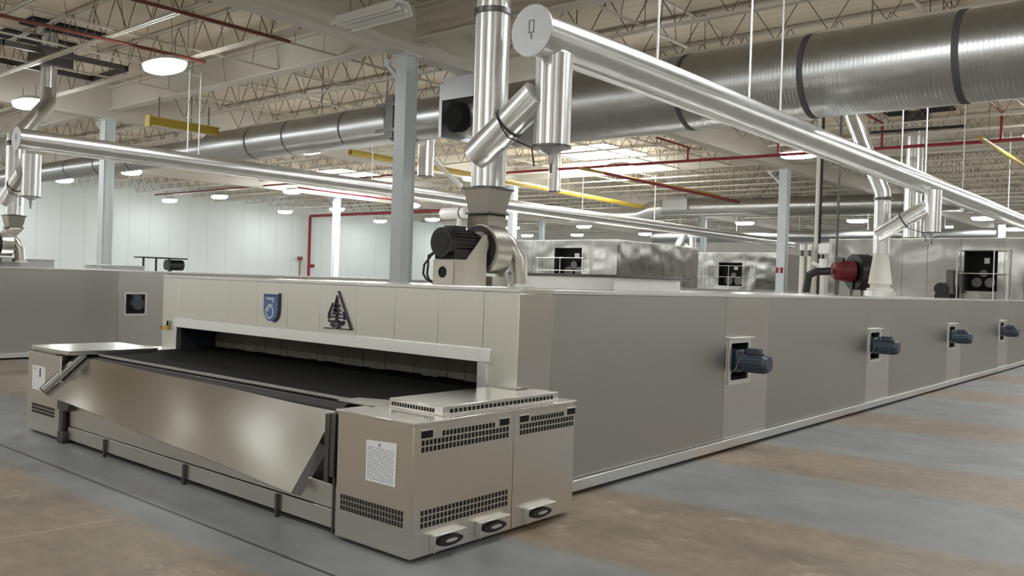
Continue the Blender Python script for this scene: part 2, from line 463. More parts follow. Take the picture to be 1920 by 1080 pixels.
# skylights
for i, (sx, sy) in enumerate(SKY):
    t = thing('skylight', ['bright skylight in the roof, above the flue drop of the near oven', 'bright skylight in the roof, left of the nearest column'][i], 'skylight', (sx, sy, ZD - .06))
    m = MB()
    for a, b, c, d in ((-1.75, 1.75, -2.2, -2.1), (-1.75, 1.75, 2.1, 2.2), (-1.75, -1.65, -2.1, 2.1), (1.65, 1.75, -2.1, 2.1)):
        m.box(sx + a, sx + b, sy + c, sy + d, ZD - .06, ZD - .001)
    m.build('curb_frame', 'white', t)
    MB().box(sx - 1.65, sx + 1.65, sy - 2.1, sy + 2.1, ZD - .03, ZD - .002).build('glazing', 'sky', t)

# ------------------------------------------------------------------ lamps
def lamp(x, y, label, group=None, z=5.66, lit=True):
    t = thing('high_bay_lamp', label, 'lamp', (x, y, z), group)
    n = 28; prof = [(1.0, .16), (1.0, .115), (.975, .075), (.92, .042), (.80, .016), (.62, 0)]
    m = MB(); vs = []
    def ell(k, zz):
        out = []
        for j in range(n):
            a = 2 * PI * j / n
            ex = abs(math.cos(a)) ** .78 * math.copysign(1, math.cos(a)); ey = abs(math.sin(a)) ** .85 * math.copysign(1, math.sin(a))
            out.append((x + .57 * k * ex, y + .30 * k * ey, z + zz))
        return out
    rings = [ell(k, zz) for k, zz in prof]
    for a, b in zip(rings, rings[1:]):
        m.add(a + b, [(j, (j + 1) % n, n + (j + 1) % n, n + j) for j in range(n)], True)
    m.add(rings[-1], [tuple(range(n))])
    m.build('lens', 'lamp' if lit else 'white', t)
    m = MB(); hr = [ell(1.03, .150), ell(1.03, .172), ell(.9, .20), ell(.66, .26)]
    for a, b in zip(hr, hr[1:]):
        m.add(a + b, [(k, (k + 1) % n, n + (k + 1) % n, n + k) for k in range(n)], True)
    m.add(hr[-1], [tuple(range(n))]); m.add(ell(1.0, .164), [tuple(range(n))])
    m.build('housing', 'white', t)
    m = MB()
    for s in (-.4, .4): m.bar((x + s, y, z + .26), (x + s, y, 6.2), .012)
    m.build('hanger_wire', 'joistdark', t)
    return t
LX = [-9.9, -16.2, -22.9, -28.9, -34.9, -41.4, -46.7]
LY = [8.35, 16.7, 24.6, 32.4, 40.4, 48.8, 57.]
special = {(-16.2, 8.35): 'large bright oval lamp hanging before the cream cross beam, biggest in view',
           (-22.9, 8.35): 'bright lamp partly hidden at the left edge beside the slanted riser',
           (-9.9, 24.6): 'bright oval lamp over the column with red marks',
           (-16.2, 24.6): 'bright oval lamp below the near skylight, beside the yellow pipe',
           (-9.9, 16.7): 'bright lamp peeping out behind the near flue header under the big duct',
           (-41.4, 16.7): 'small lit lamp at far left below the duct'}
rowname = {24.6: 'nearest cross row', 32.4: 'second cross row', 40.4: 'third cross row', 48.8: 'fourth cross row', 57.: 'last cross row'}
proto = None
for x in LX + [-3.6, 2.9, 9.2]:
    for y in LY + [.2, -7.6]:
        if (x, y) in ((-9.9, 8.35), (-16.2, 32.4), (-22.9, 32.4), (-9.9, 32.4), (-16.2, 40.4), (-16.2, .2)): continue
        lb = special.get((x, y)); grp = None
        if lb is None:
            grp = 'lit lamps spread under the roof'
            lb = 'small lit oval lamp among those spread under the roof far down the hall'
            if x > -9 or y < 17: lb = 'lit oval lamp of the same kind, hanging outside the picture'; grp = 'lamps outside the picture'
        if proto is None: proto = lamp(x, y, lb, grp)
        else:
            c = copy_tree(proto); c.location = (x, y, 5.66); c['label'] = lb
            if 'group' in c.keys(): del c['group']
            if grp: c['group'] = grp
# the unlit one near the top edge: long white reflector seen from the side
t = thing('strip_lamp', 'long white strip lamp with reflector hood, top centre, not lit, beside the nearest column', 'lamp', (-10.5, 8.75, 5.75))
m = MB().prism([(8.75 - .23, 5.78), (8.75 - .12, 5.95), (8.75 + .12, 5.95), (8.75 + .23, 5.78), (8.75 + .21, 5.78), (8.75 + .11, 5.93), (8.75 - .11, 5.93), (8.75 - .21, 5.78)], 'x', -11.2, -9.75)
m.build('reflector', 'white', t)
m = MB().cyl((-11.22, 8.68, 5.82), (-9.75, 8.68, 5.82), .03); m.cyl((-11.22, 8.82, 5.82), (-9.75, 8.82, 5.82), .03)
m.build('tube', 'white', t)
m = MB()
for s in (-11., -9.95): m.bar((s, 8.75, 5.95), (s, 8.75, 6.25), .012)
m.build('hanger_wire', 'joistdark', t)

# ------------------------------------------------------------------ the near oven
def oven(x1, y0, y1, full, label, dz=0., ystrip=8.45):
    """tunnel oven whose right face is x1; y0 front"""
    W = 5.409; x0 = x1 - W; zt = 1.69 + dz
    t = thing('tunnel_oven', label, 'oven', ((x0 + x1) / 2, y0, 0))
    th = .05
    # side sheets and narrower fan strips
    y = y0 + .421; bounds = []; k = 0
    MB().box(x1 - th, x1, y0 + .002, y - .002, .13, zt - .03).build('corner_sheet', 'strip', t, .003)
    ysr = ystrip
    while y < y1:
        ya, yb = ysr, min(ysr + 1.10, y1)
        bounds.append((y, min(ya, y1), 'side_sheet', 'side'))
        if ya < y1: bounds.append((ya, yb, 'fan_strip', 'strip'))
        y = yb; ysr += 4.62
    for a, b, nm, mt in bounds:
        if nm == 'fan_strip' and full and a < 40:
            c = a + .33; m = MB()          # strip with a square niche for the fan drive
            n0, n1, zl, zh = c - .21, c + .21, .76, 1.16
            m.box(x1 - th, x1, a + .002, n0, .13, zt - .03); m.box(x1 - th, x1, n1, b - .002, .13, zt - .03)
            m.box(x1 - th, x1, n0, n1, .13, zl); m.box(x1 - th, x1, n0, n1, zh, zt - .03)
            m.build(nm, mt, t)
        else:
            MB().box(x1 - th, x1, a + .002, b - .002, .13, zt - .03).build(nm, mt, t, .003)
    MB().box(x1 - .03, x1 + .035, y0 + .3, y1, .035, .125).build('base_skirt', 'trim', t, .004)
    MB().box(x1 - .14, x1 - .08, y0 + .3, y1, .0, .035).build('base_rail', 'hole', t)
    m = MB().box(x1 - .02, x1 + .012, y0 + .42, y1, zt - .03, zt + .004)
    m.build('top_edge_trim', 'trim', t, .003)
    # far-side wall, back and roof sheets
    MB().box(x0, x0 + th, y0 + .002, y1, .0, zt - .03).build('far_side_sheet', 'side', t)
    MB().box(x0 + th, x1 - th, y1 - .05, y1, .0, zt - .03).build('back_sheet', 'side', t)
    m = MB().box(x0, x1 - .02, y0 + .01, y1, zt - .028, zt)
    m.build('roof_sheet', 'top', t)
    return t

def emblem(oven_t):
    # shield with a curled letter mark
    y = 4.9795
    def P(pts, name, mat, d): 
        m = MB()
        for poly in pts: m.prism(poly, 'y', y - d, y + .004)
        return m.build(name, mat, oven_t)
    def arc(cx, cz, rx, rz, a0, a1, n=14): return [(cx + rx * math.cos(math.radians(a0 + (a1 - a0) * i / n)), cz + rz * math.sin(math.radians(a0 + (a1 - a0) * i / n))) for i in range(n + 1)]
    L, Rr, T, B = -7.485, -7.245, 1.548, 1.275
    cx = (L + Rr) / 2; rz = .12
    body = [(L, T), (Rr, T)] + arc(cx, B + rz, (Rr - L) / 2, rz, 0, -180)
    sh = [(Rr + .003, T + .012), (Rr + .03, T + .012)] + arc(cx + .02, B + rz - .012, (Rr - L) / 2 + .008, rz, 0, -75, 8) + arc(cx + .004, B + rz, (Rr - L) / 2, rz, -75, 0, 8)
    lab(P([sh], 'emblem_dark_edge', 'emblemdark', .004), 'dark edge of the shield emblem')  # dark navy crescent along the shield's right and lower rim
    lab(P([body], 'shield_emblem', 'emblemblue', .008), 'blue shield emblem on the front')
    w = .020
    def ring(cx, cz, rx, rz, a0, a1, w): return arc(cx, cz, rx, rz, a0, a1) + arc(cx, cz, rx - w, rz - w, a1, a0)
    m = MB(); d = .012
    for poly in ([(L + .05, T - .035), (Rr - .06, T - .035), (Rr - .06, T - .085), (Rr - .085, T - .085), (Rr - .085, T - .057), (L + .05, T - .057)],
                 [(L + .085, T - .100), (Rr - .075, T - .100), (Rr - .095, T - .135), (L + .070, T - .135)],
                 [(L + .070, T - .135), (L + .095, T - .135), (L + .095, T - .175), (L + .070, T - .175)]):
        m.prism(poly, 'y', y - d, y + .004)
    rg = ring(cx - .012, B + .092, .075, .07, 130, 410, .022)
    half = len(rg) // 2
    for i in range(half - 1):
        m.prism([rg[i], rg[i + 1], rg[2 * half - 2 - i], rg[2 * half - 1 - i]], 'y', y - d, y + .004)
    lab(m.build('shield_letter', 'emblemlight', oven_t), 'pale letter mark on the blue shield')
    m = MB()
    for a, b in (((L + .012, T - .012), (Rr - .012, T - .012)),):
        m.prism([(a[0], a[1]), (b[0], b[1]), (b[0], b[1] - .006), (a[0], a[1] - .006)], 'y', y - d, y + .004)
    m.build('shield_rule', 'emblemdark', oven_t)
    # triangle emblem: long right flank, base line, drop with a conifer above a striped round
    m = MB()
    def st(p, q, w0, w1):
        p, q = Vector(p), Vector(q); n = Vector((q - p).yx); n = Vector((-(q - p).y, (q - p).x)).normalized()
        m.prism([tuple(p - n * w0), tuple(q - n * w1), tuple(q + n * w1), tuple(p + n * w0)], 'y', y - .008, y + .004)
    apex = (-6.305, 1.612); br = (-6.105, 1.268); bl = (-6.500, 1.262)
    st(apex, br, .006, .012); st(bl, (-6.385, 1.264), .005, .005); st((-6.345, 1.264), br, .004, .006)
    c = (-6.325, 1.385)
    # tree
    for k, (zb, zt_, hw) in enumerate(((1.505, 1.575, .022), (1.465, 1.54, .038), (1.425, 1.50, .055), (1.39, 1.46, .068))):
        m.prism([(c[0] - hw, zb), (c[0] + hw * .35, zb), (c[0], zt_)], 'y', y - .008, y + .004)
    st((c[0], 1.39), (c[0], 1.345), .008, .008)
    st((c[0] - .11, 1.372), (c[0] - .035, 1.372), .008, .008); st((c[0] + .02, 1.368), (c[0] + .115, 1.368), .007, .007)
    # right hand branches
    for zz, l in ((1.49, .045), (1.45, .062), (1.415, .075)):
        st((c[0] + .015, zz), (c[0] + l, zz - .022), .006, .005)
    # drop outline and striped half round
    for a0, a1 in ((150, 185), (355, 390)):
        pts = arc(c[0], 1.36, .115, .125, a0, a1, 5)
        for p, q in zip(pts, pts[1:]): st(p, q, .005, .005)
    st((c[0] - .10, 1.42), (c[0] - .055, 1.50), .004, .004)
    for rr, a0, a1 in ((.085, 200, 340), (.055, 205, 335), (.112, 190, 350)):
        pts = arc(c[0], 1.355, rr, rr * .72, a0, a1, 10)
        for i, (p, q) in enumerate(zip(pts, pts[1:])):
            if rr == .112 and i % 3 == 1: continue
            st(p, q, .006, .006)
    st((c[0] - .02, 1.335), (c[0] + .025, 1.335), .010, .010)
    lab(m.build('triangle_emblem', 'emblemdark', oven_t), 'dark line emblem of a triangle with a tree over a striped round')

OV = oven(-4.141, 4.987, 46.2, True, 'long stainless tunnel oven with two emblems over its wide open mouth')
yf = 4.987
seam = [-9.189, -8.684, -8.139, -7.624, -7.101, -6.585, -6.052, -5.535, -5.008, -4.505]
for i in range(len(seam) - 1):
    MB().box(seam[i] + .0015, seam[i + 1] - .0015, yf, yf + .03, 1.222, 1.668).build('front_sheet', 'front', OV, .0015)
MB().box(-9.55, seam[0] - .003, yf, yf + .03, .0, 1.668).build('front_sheet', 'front', OV, .003)
MB().box(seam[-1] + .003, -4.143, yf, yf + .03, .0, 1.668).build('front_sheet', 'front', OV, .003)
MB().box(-9.55, -4.141, yf - .006, yf + .05, 1.669, 1.697).build('front_cap_strip', 'trim', OV, .003)
m = MB().prism([(yf, 1.222), (yf - .02, 1.215), (yf - .028, 1.112), (yf + .10, 1.105), (yf + .10, 1.222)], 'x', -9.245, -4.40)
m.build('mouth_lip', 'trim', OV, .003)
m = MB().box(-4.53, -4.43, yf - .028, yf + .03, .862, 1.110)
m.build('mouth_jamb', 'trim', OV, .003)
MB().box(-9.245, -9.19, yf - .02, yf + .03, .862, 1.11).build('mouth_jamb', 'trim', OV, .003)
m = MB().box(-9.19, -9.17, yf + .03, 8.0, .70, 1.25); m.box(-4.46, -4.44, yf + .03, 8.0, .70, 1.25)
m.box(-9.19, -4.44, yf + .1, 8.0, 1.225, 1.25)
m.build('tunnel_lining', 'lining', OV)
m = MB(); xx = -9.13
while xx < -4.5:
    w = random.choice((.10, .10, .11)); m.box(xx, xx + w - .004, 5.43 + random.uniform(-.004, .004), 5.438 + random.uniform(0, .004), .872 + random.uniform(0, .012), 1.222); xx += w
m.build('entry_curtain', 'curtain', OV)
m = MB().box(-9.495, -9.375, 4.955, 4.986, 1.065, 1.115); m.build('switch_box', 'yellow', OV)
sw = OV.children[-1]; lab(sw, 'yellow safety switch beside the mouth')
m = MB().cyl((-9.40, 4.97, 1.115), (-9.385, 4.965, 1.17), .012); m.build('switch_lever', 'black', sw)
m = MB().box(-9.54, -9.495, 4.96, 4.985, 1.07, 1.105); lab(m.build('switch_head', 'red', sw), 'red end of the switch')
emblem(OV)

OV2 = oven(-17.34, 4.6, 46.2, False, 'second long stainless tunnel oven, behind at left, parallel to the near one', .035, 8.1)

# ------------------------------------------------------------------ side fan drives
def fan_drive(x, y, label, group=None):
    t = thing('fan_drive', label, 'motor', (x, y, .76))
    n0, n1, zl, zh = y - .21, y + .21, .76, 1.16
    m = MB()
    for a, b, c, d in ((n0 - .05, n1 + .05, zh, zh + .05), (n0 - .05, n1 + .05, zl - .05, zl), (n0 - .05, n0, zl, zh), (n1, n1 + .05, zl, zh)):
        m.box(x + .001, x + .02, a, b, c, d)
    m.box(x + .001, x + .07, n0 - .07, n1 + .05, zh + .05, zh + .062)
    m.build('niche_frame', 'trim', t, .002)
    m = MB().box(x - .33, x - .31, n0 + .002, n1 - .002, zl + .002, zh - .002)
    m.box(x - .31, x - .052, n0 + .002, n0 + .012, zl + .002, zh - .002); m.box(x - .31, x - .052, n1 - .012, n1 - .002, zl + .002, zh - .002)
    m.box(x - .31, x - .052, n0 + .012, n1 - .012, zh - .012, zh - .002); m.box(x - .31, x - .052, n0 + .012, n1 - .012, zl + .002, zl + .012)
    m.build('niche_box', 'hole', t)
    g = MB(); g.box(x - .2, x + .04, y - .10, y + .08, zl + .08, zl + .33)
    g.cyl((x - .3, y - .01, zl + .2), (x + .07, y - .01, zl + .2), .085)
    gb = g.build('gearbox', 'bluegrey', t, .02)
    m = MB(); ax = zl + .19
    m.cyl((x + .07, y, ax), (x + .31, y, ax), .098, n=24); m.cyl((x + .31, y, ax), (x + .36, y, ax), .105, .085, n=24)
    for i in range(16):
        a = 2 * PI * i / 16; m.bar((x + .09, y + .10 * math.cos(a), ax + .10 * math.sin(a)), (x + .30, y + .10 * math.cos(a), ax + .10 * math.sin(a)), .012)
    m.build('motor', 'bluegrey', t)
    MB().box(x + .11, x + .26, y - .055, y + .055, ax + .09, ax + .165).build('terminal_box', 'bluegrey', t, .01)
    m = MB().tube([(x - .05, y - .16, zl + .04), (x + .03, y - .13, zl + .12), (x + .05, y - .06, zl + .26), (x + .08, y, zl + .32), (x + .13, y, zl + .33)], .012, 8)
    m.build('cable', 'steeldark', t)
    return t
for i, (y, l) in enumerate(((8.78, 'blue-grey fan motor in a square niche on the near oven side, nearest and largest'),
                            (13.40, 'blue-grey fan motor on the near oven side, second from the feed end'),
                            (18.02, 'blue-grey fan motor on the near oven side, third from the feed end'),
                            (22.64, 'blue-grey fan motor on the near oven side, fourth and cut nearest the right edge'),
                            (27.26, 'blue-grey fan motor on the near oven side beyond the fourth'), (31.88, 'blue-grey fan motor on the near oven side, the furthest of all'))):
    fan_drive(-4.141, y, l)
# small one on the second oven
def niche(x, y, z0, s, label):
    t = thing('fan_drive', label, 'motor', (x, y, z0))
    m = MB()
    for a, b, c, d in ((y - s - .04, y + s + .04, z0 + 2 * s, z0 + 2 * s + .04), (y - s - .04, y + s + .04, z0 - .04, z0), (y - s - .04, y - s, z0, z0 + 2 * s), (y + s, y + s + .04, z0, z0 + 2 * s)):
        m.box(x + .001, x + .03, a, b, c, d)
    m.build('niche_frame', 'trim', t)
    MB().box(x + .001, x + .012, y - s, y + s, z0, z0 + 2 * s).build('niche_box', 'hole', t)
    m = MB().cyl((x + .012, y, z0 + s), (x + .15, y, z0 + s), .12); m.box(x + .012, x + .12, y - .08, y + .08, z0 + s + .05, z0 + 2 * s - .02)
    m.build('motor', 'bluegrey', t, .005)
niche(-17.34, 8.45, .84, .2, 'dark fan motor in a square niche on the left oven side')

# ------------------------------------------------------------------ feed conveyor
CV = thing('feed_conveyor', 'wide feed conveyor with black mesh belt running into the oven mouth', 'conveyor', (-6.8, 4.3, 0))
zb = .86
m = MB().box(-9.155, -4.46, 4.03, 7.6, zb - .012, zb); m.build('mesh_belt', 'belt', CV)
m = MB().cyl((-9.155, 4.025, zb - .020), (-4.86, 4.025, zb - .020), .020, n=14); m.build('nose_bar', 'roller', CV)
m = MB().cyl((-9.155, 3.965, zb - .082), (-4.86, 3.965, zb - .082), .052, n=20); m.build('nose_roller', 'rollerdark', CV)
m = MB().cyl((-9.155, 4.10, zb - .17), (-4.86, 4.10, zb - .17), .06, n=16); m.build('return_roller', 'rollerdark', CV)
m = MB().box(-9.0, -4.60, 4.30, 4.34, .12, zb - .02); m.build('belt_support', 'steeldark', CV)
# apron in front, low sheets and upright clips
m = MB().prism([(-8.80, .175), (-4.545, .175), (-4.545, .33), (-8.80, .45)], 'y', 3.66, 3.675); m.build('upper_apron', 'cab', CV, .002)
m = MB().box(-8.98, -4.56, 4.18, 4.20, .10, .70); m.build('under_belt_sheet', 'cab', CV, .002)
m = MB().box(-8.80, -4.545, 3.648, 3.663, .045, .170); m.build('lower_apron', 'cab', CV, .002)
MB().box(-8.80, -4.545, 3.72, 3.76, 0, .05).build('apron_gap_shade', 'hole', CV)  # shade in the gap under the apron, built as a black strip
for x in (-7.97, -6.533, -5.232):
    m = MB().box(x - .014, x + .014, 3.625, 3.648, .0, .165); m.build('apron_clip', 'steeldark', CV)
m = MB().box(-8.93, -8.81, 3.60, 3.70, 0, .12); m.box(-8.93, -8.85, 3.61, 3.69, .12, .42); m.prism([(-8.95, .33), (-8.72, .33), (-8.68, .40), (-8.95, .45)], 'y', 3.60, 3.69)
lab(m.build('post', 'steeldark', CV, .004), 'dark bracket post at the left end')
m = MB().box(-4.66, -4.615, 3.60, 3.66, .36, .82); m.cyl((-4.58, 3.63, .02), (-4.58, 3.63, .5), .012)
m.box(-4.61, -4.56, 3.605, 3.665, .40, .83)
lab(m.build('post', 'steeldark', CV, .004), 'dark bracket post at the right end')
# left belt side rail
m = MB().box(-9.60, -9.165, 4.3, 4.985, .82, .862); m.build('side_table', 'top', CV, .003)
m = MB().prism([(-4.86, 3.86), (-4.455, 3.86), (-4.455, 4.98), (-4.462, 4.98), (-4.462, 4.22), (-4.86, 4.05)], 'z', .861, .869); m.build('corner_plate', 'top', CV)

# hanging steel tray in front of the nose
TL, TR = Vector((-8.98, 3.895, .825)), Vector((-4.93, 3.90, .775))
BL, BR = Vector((-9.0, 3.50, .485)), Vector((-4.94, 3.535, .245))
TRAY = thing('chute_tray', 'sloping stainless tray hung along the front of the feed belt', 'tray', (-6.95, 3.7, .25))
m = MB()
n = 24; rows = 8; vs = []
for j in range(rows + 1):
    for i in range(n + 1):
        u, v = i / n, j / rows
        p = (TL.lerp(TR, u)).lerp(BL.lerp(BR, u), v)
        bow = .012 * math.sin(PI * v) * (0.6 + .4 * math.cos(2 * PI * u * 1.0))      # the sheet bellies a little
        p = p + Vector((0, -.65 * bow, -.4 * bow)) + Vector((0, -.5, .5)) * (.026 * math.cos(2 * PI * (u - .13 - .12 * v) / .50) * (.5 + .5 * math.sin(PI * v)))
        vs.append(p)
off = Vector((0, .006, -.008))
idx = lambda i, j: j * (n + 1) + i
fs = [(idx(i, j), idx(i + 1, j), idx(i + 1, j + 1), idx(i, j + 1)) for j in range(rows) for i in range(n)]
m.add(vs, fs, True); m.add([v + off for v in vs], [f[::-1] for f in fs], True)
for j in range(rows):
    for i in (0, n): m.add([vs[idx(i, j)], vs[idx(i, j + 1)], vs[idx(i, j + 1)] + off, vs[idx(i, j)] + off], [(0, 1, 2, 3)])
for i in range(n):
    for j in (0, rows): m.add([vs[idx(i, j)], vs[idx(i + 1, j)], vs[idx(i + 1, j)] + off, vs[idx(i, j)] + off], [(0, 1, 2, 3)])
m.build('tray_sheet', 'tray', TRAY)
# folded ends
e = vs[idx(n, rows)]; e0 = vs[idx(n, 3)]
m = MB().plate([e + Vector((.001, 0, 0)), e0 + Vector((.001, 0, 0)), e0 + Vector((.045, .05, -.045)), e + Vector((.045, .055, -.02))], .006)
lab(m.build('end_fold', 'folddark', TRAY), 'dark folded right end')
f0, f1 = vs[idx(0, 0)], vs[idx(0, rows)]
m = MB().tube([(-9.035, 3.50, .505), (-9.035, 3.53, .535), (-9.035, 3.86, .835), (-9.03, 3.885, .86)], .05, 16)
lab(m.build('end_fold', 'foldsteel', TRAY), 'grey rolled left end')

# ------------------------------------------------------------------ drive cabinets
def grid_holes(m, rows):
    for (a0, a1, z0, z1, n, ax, c) in rows:
        w = (a1 - a0) / n
        for i in range(n):
            lo, hi = a0 + i * w + w * .16, a0 + (i + 1) * w - w * .16
            if ax == 'x': m.box(c - .001, c + .0015, lo, hi, z0, z1)
            else: m.box(lo, hi, c - .0015, c + .001, z0, z1)
xc, yc = -3.793, 3.601
CB = thing('drive_cabinet', 'stainless drive cabinet with slotted vents at the near corner of the feed table', 'cabinet', (-4.16, 4.43, 0))
MB().prism([(-4.525, yc + .012), (xc - .012, yc + .012), (xc - .012, 5.27), (-4.10, 5.27), (-4.10, 4.95), (-4.525, 4.95)], 'z', .03, .845).build('body', 'cab', CB, .004)
m = MB().box(-4.52, xc - .004, yc, yc + .011, .03, .845); m.build('front_panel', 'cab', CB, .002)
m = MB().box(xc - .011, xc, yc + .004, 4.552, .03, .845)
dr = m.build('door', 'cab', CB, .002)
m = MB().box(xc - .011, xc, 4.558, 5.266, .03, .845); dr2 = m.build('door', 'cab', CB, .002)
m = MB().prism([(-4.54, yc - .008), (xc + .006, yc - .008), (xc + .006, 5.275), (-4.10, 5.275), (-4.10, 4.95), (-4.452, 4.95), (-4.452, 3.84), (-4.54, 3.84)], 'z', .846, .866); m.build('top_plate', 'top', CB, .003)
m = MB(); hz = .030; r1, r2, r3 = .765, .722, .68
grid_holes(m, [(3.845, 4.355, r1 - .002, r1 + hz, 15, 'x', xc), (3.665, 4.50, r2 - .002, r2 + hz, 24, 'x', xc), (3.665, 4.50, r3 - .002, r3 + hz, 24, 'x', xc)])
lab(m.build('vent_slots', 'hole', dr), 'rows of dark slots'); m = MB()
grid_holes(m, [(3.675, 4.51, z, z + hz, 24, 'x', xc) for z in (.285, .245, .206)])
lab(m.build('vent_slots', 'hole', dr), 'rows of dark slots')
m = MB()
grid_holes(m, [(4.735, 5.13, r1 - .002, r1 + hz, 12, 'x', xc), (4.615, 5.255, r2 - .002, r2 + hz, 19, 'x', xc), (4.615, 5.255, r3 - .002, r3 + hz, 19, 'x', xc)])
lab(m.build('vent_slots', 'hole', dr2), 'rows of dark slots')
for d, ya in ((dr, 3.665), (dr, 4.40), (dr2, 4.615), (dr2, 5.17)):
    m = MB().box(xc - .001, xc + .0012, ya, ya + .10, .765, .815); m.build('finger_hole', 'hole', d)
    m = MB().box(xc, xc + .010, ya - .006, ya + .106, .812, .818); m.build('finger_rim', 'trim', d)
m = MB(); grid_holes(m, [(-4.476, -3.862, z, z + hz, 22, 'y', yc) for z in (.283, .247, .211)])
fp = [c for c in CB.children if c.name.startswith('front_panel')][0]
lab(m.build('vent_slots', 'hole', fp), 'rows of dark slots')
for d, ya, yb in ((dr, 3.765, 4.045), (dr, 4.185, 4.485), (dr2, 4.68, 5.00)):
    mth = MB().box(xc, xc + .055, ya, yb, .150, .156); mth.box(xc, xc + .05, ya, ya + .006, .045, .150)
    mth.box(xc, xc + .006, ya, yb, .045, .150)
    sh = mth.build('plug_hood', 'trim', d, .002)
    m = MB(); c = (ya + yb) / 2 + .015
    prof = [(c + .115 * math.cos(a) , .095 + .033 * math.sin(a)) for a in [2 * PI * i / 20 for i in range(20)]]
    m.prism(prof, 'x', xc + .006, xc + .040); ip = [(c + .055 * math.cos(a), .10 + .012 * math.sin(a)) for a in [2 * PI * i / 16 for i in range(16)]]
    pl = m.build('plug', 'rubber', d, .006)
    m = MB().prism(ip, 'x', xc + .040, xc + .046); lab(m.build('plug_face', 'trim', pl), 'pale centre of the plug')
# perforated cover on top
m = MB().prism([(-4.39, 3.93), (-3.875, 3.93), (-3.875, 5.16), (-4.10, 5.16), (-4.10, 4.94), (-4.39, 4.94)], 'z', .866, .930)
cv = m.build('top_cover', 'top', CB, .003)
m = MB(); grid_holes(m, [(3.99, 5.10, .882, .908, 26, 'x', -3.875)]); m.build('cover_slots', 'hole', cv)
m = MB(); grid_holes(m, [(-4.37, -3.95, .882, .908, 16, 'y', 3.93)]); m.build('cover_slots', 'hole', cv)
m = MB().box(-4.30, -4.18, 4.945, 4.983, .867, .925)
lab(m.build('stop_block', 'steeldark', CB), 'small grey block by the oven wall')
# taped notice
NT = thing('paper_notice', 'white printed sheet taped on the front of the drive cabinet', 'notice', (-4.08, yc - .002, .45))
m = MB().plate([(-4.224, yc - .002, .447), (-3.942, yc - .002, .452), (-3.938, yc - .002, .722), (-4.226, yc - .002, .707)], .001); m.build('sheet', 'paper', NT)
m = MB()
for k in range(15):
    z = .465 + k * .0142
    xa, xb = -4.21, -3.96
    for s in range(10):
        p = xa + (xb - xa) * s / 10
        m.box(p, p + (xb - xa) / 10 * (.86 if (s + k) % 4 else .4), yc - .0042, yc - .0032, z, z + .0052)
m.box(-4.108, -4.088, yc - .0044, yc - .0032, .676, .702); m.build('print', 'ink', NT)

LC = thing('drive_cabinet', 'low stainless cabinet at the far left end of the feed table', 'cabinet', (-9.4, 4.3, 0))
MB().box(-9.80, -9.18, 3.652, 4.97, .03, .845).build('body', 'cab', LC, .004)
fp = MB().box(-9.80, -8.99, 3.64, 3.651, .03, .845).build('front_panel', 'cab', LC, .002)
m = MB(); grid_holes(m, [(-9.68, -9.10, z, z + .026, 18, 'y', 3.64) for z in (.285, .25, .215)]); m.build('vent_slots', 'hole', fp)
MB().box(-9.90, -8.98, 3.70, 4.65, .858, .90).build('top_cover', 'top', LC, .004)
MB().box(-9.83, -9.17, 3.66, 4.97, .845, .858).build('top_plate', 'steeldark', LC)
P2 = thing('paper_notice', 'white sheet on the front of the far left cabinet, half behind the tray end', 'notice', (-9.52, 3.638, .455))
MB().box(-9.68, -9.35, 3.6365, 3.639, .455, .71).build('sheet', 'paper', P2)
MB().cyl((-9.62, 3.6362, .675), (-9.62, 3.632, .675), .012).build('seal', 'ink', P2)
MB().box(-9.485, -9.465, 3.632, 3.636, .60, .69).build('print', 'black', P2)

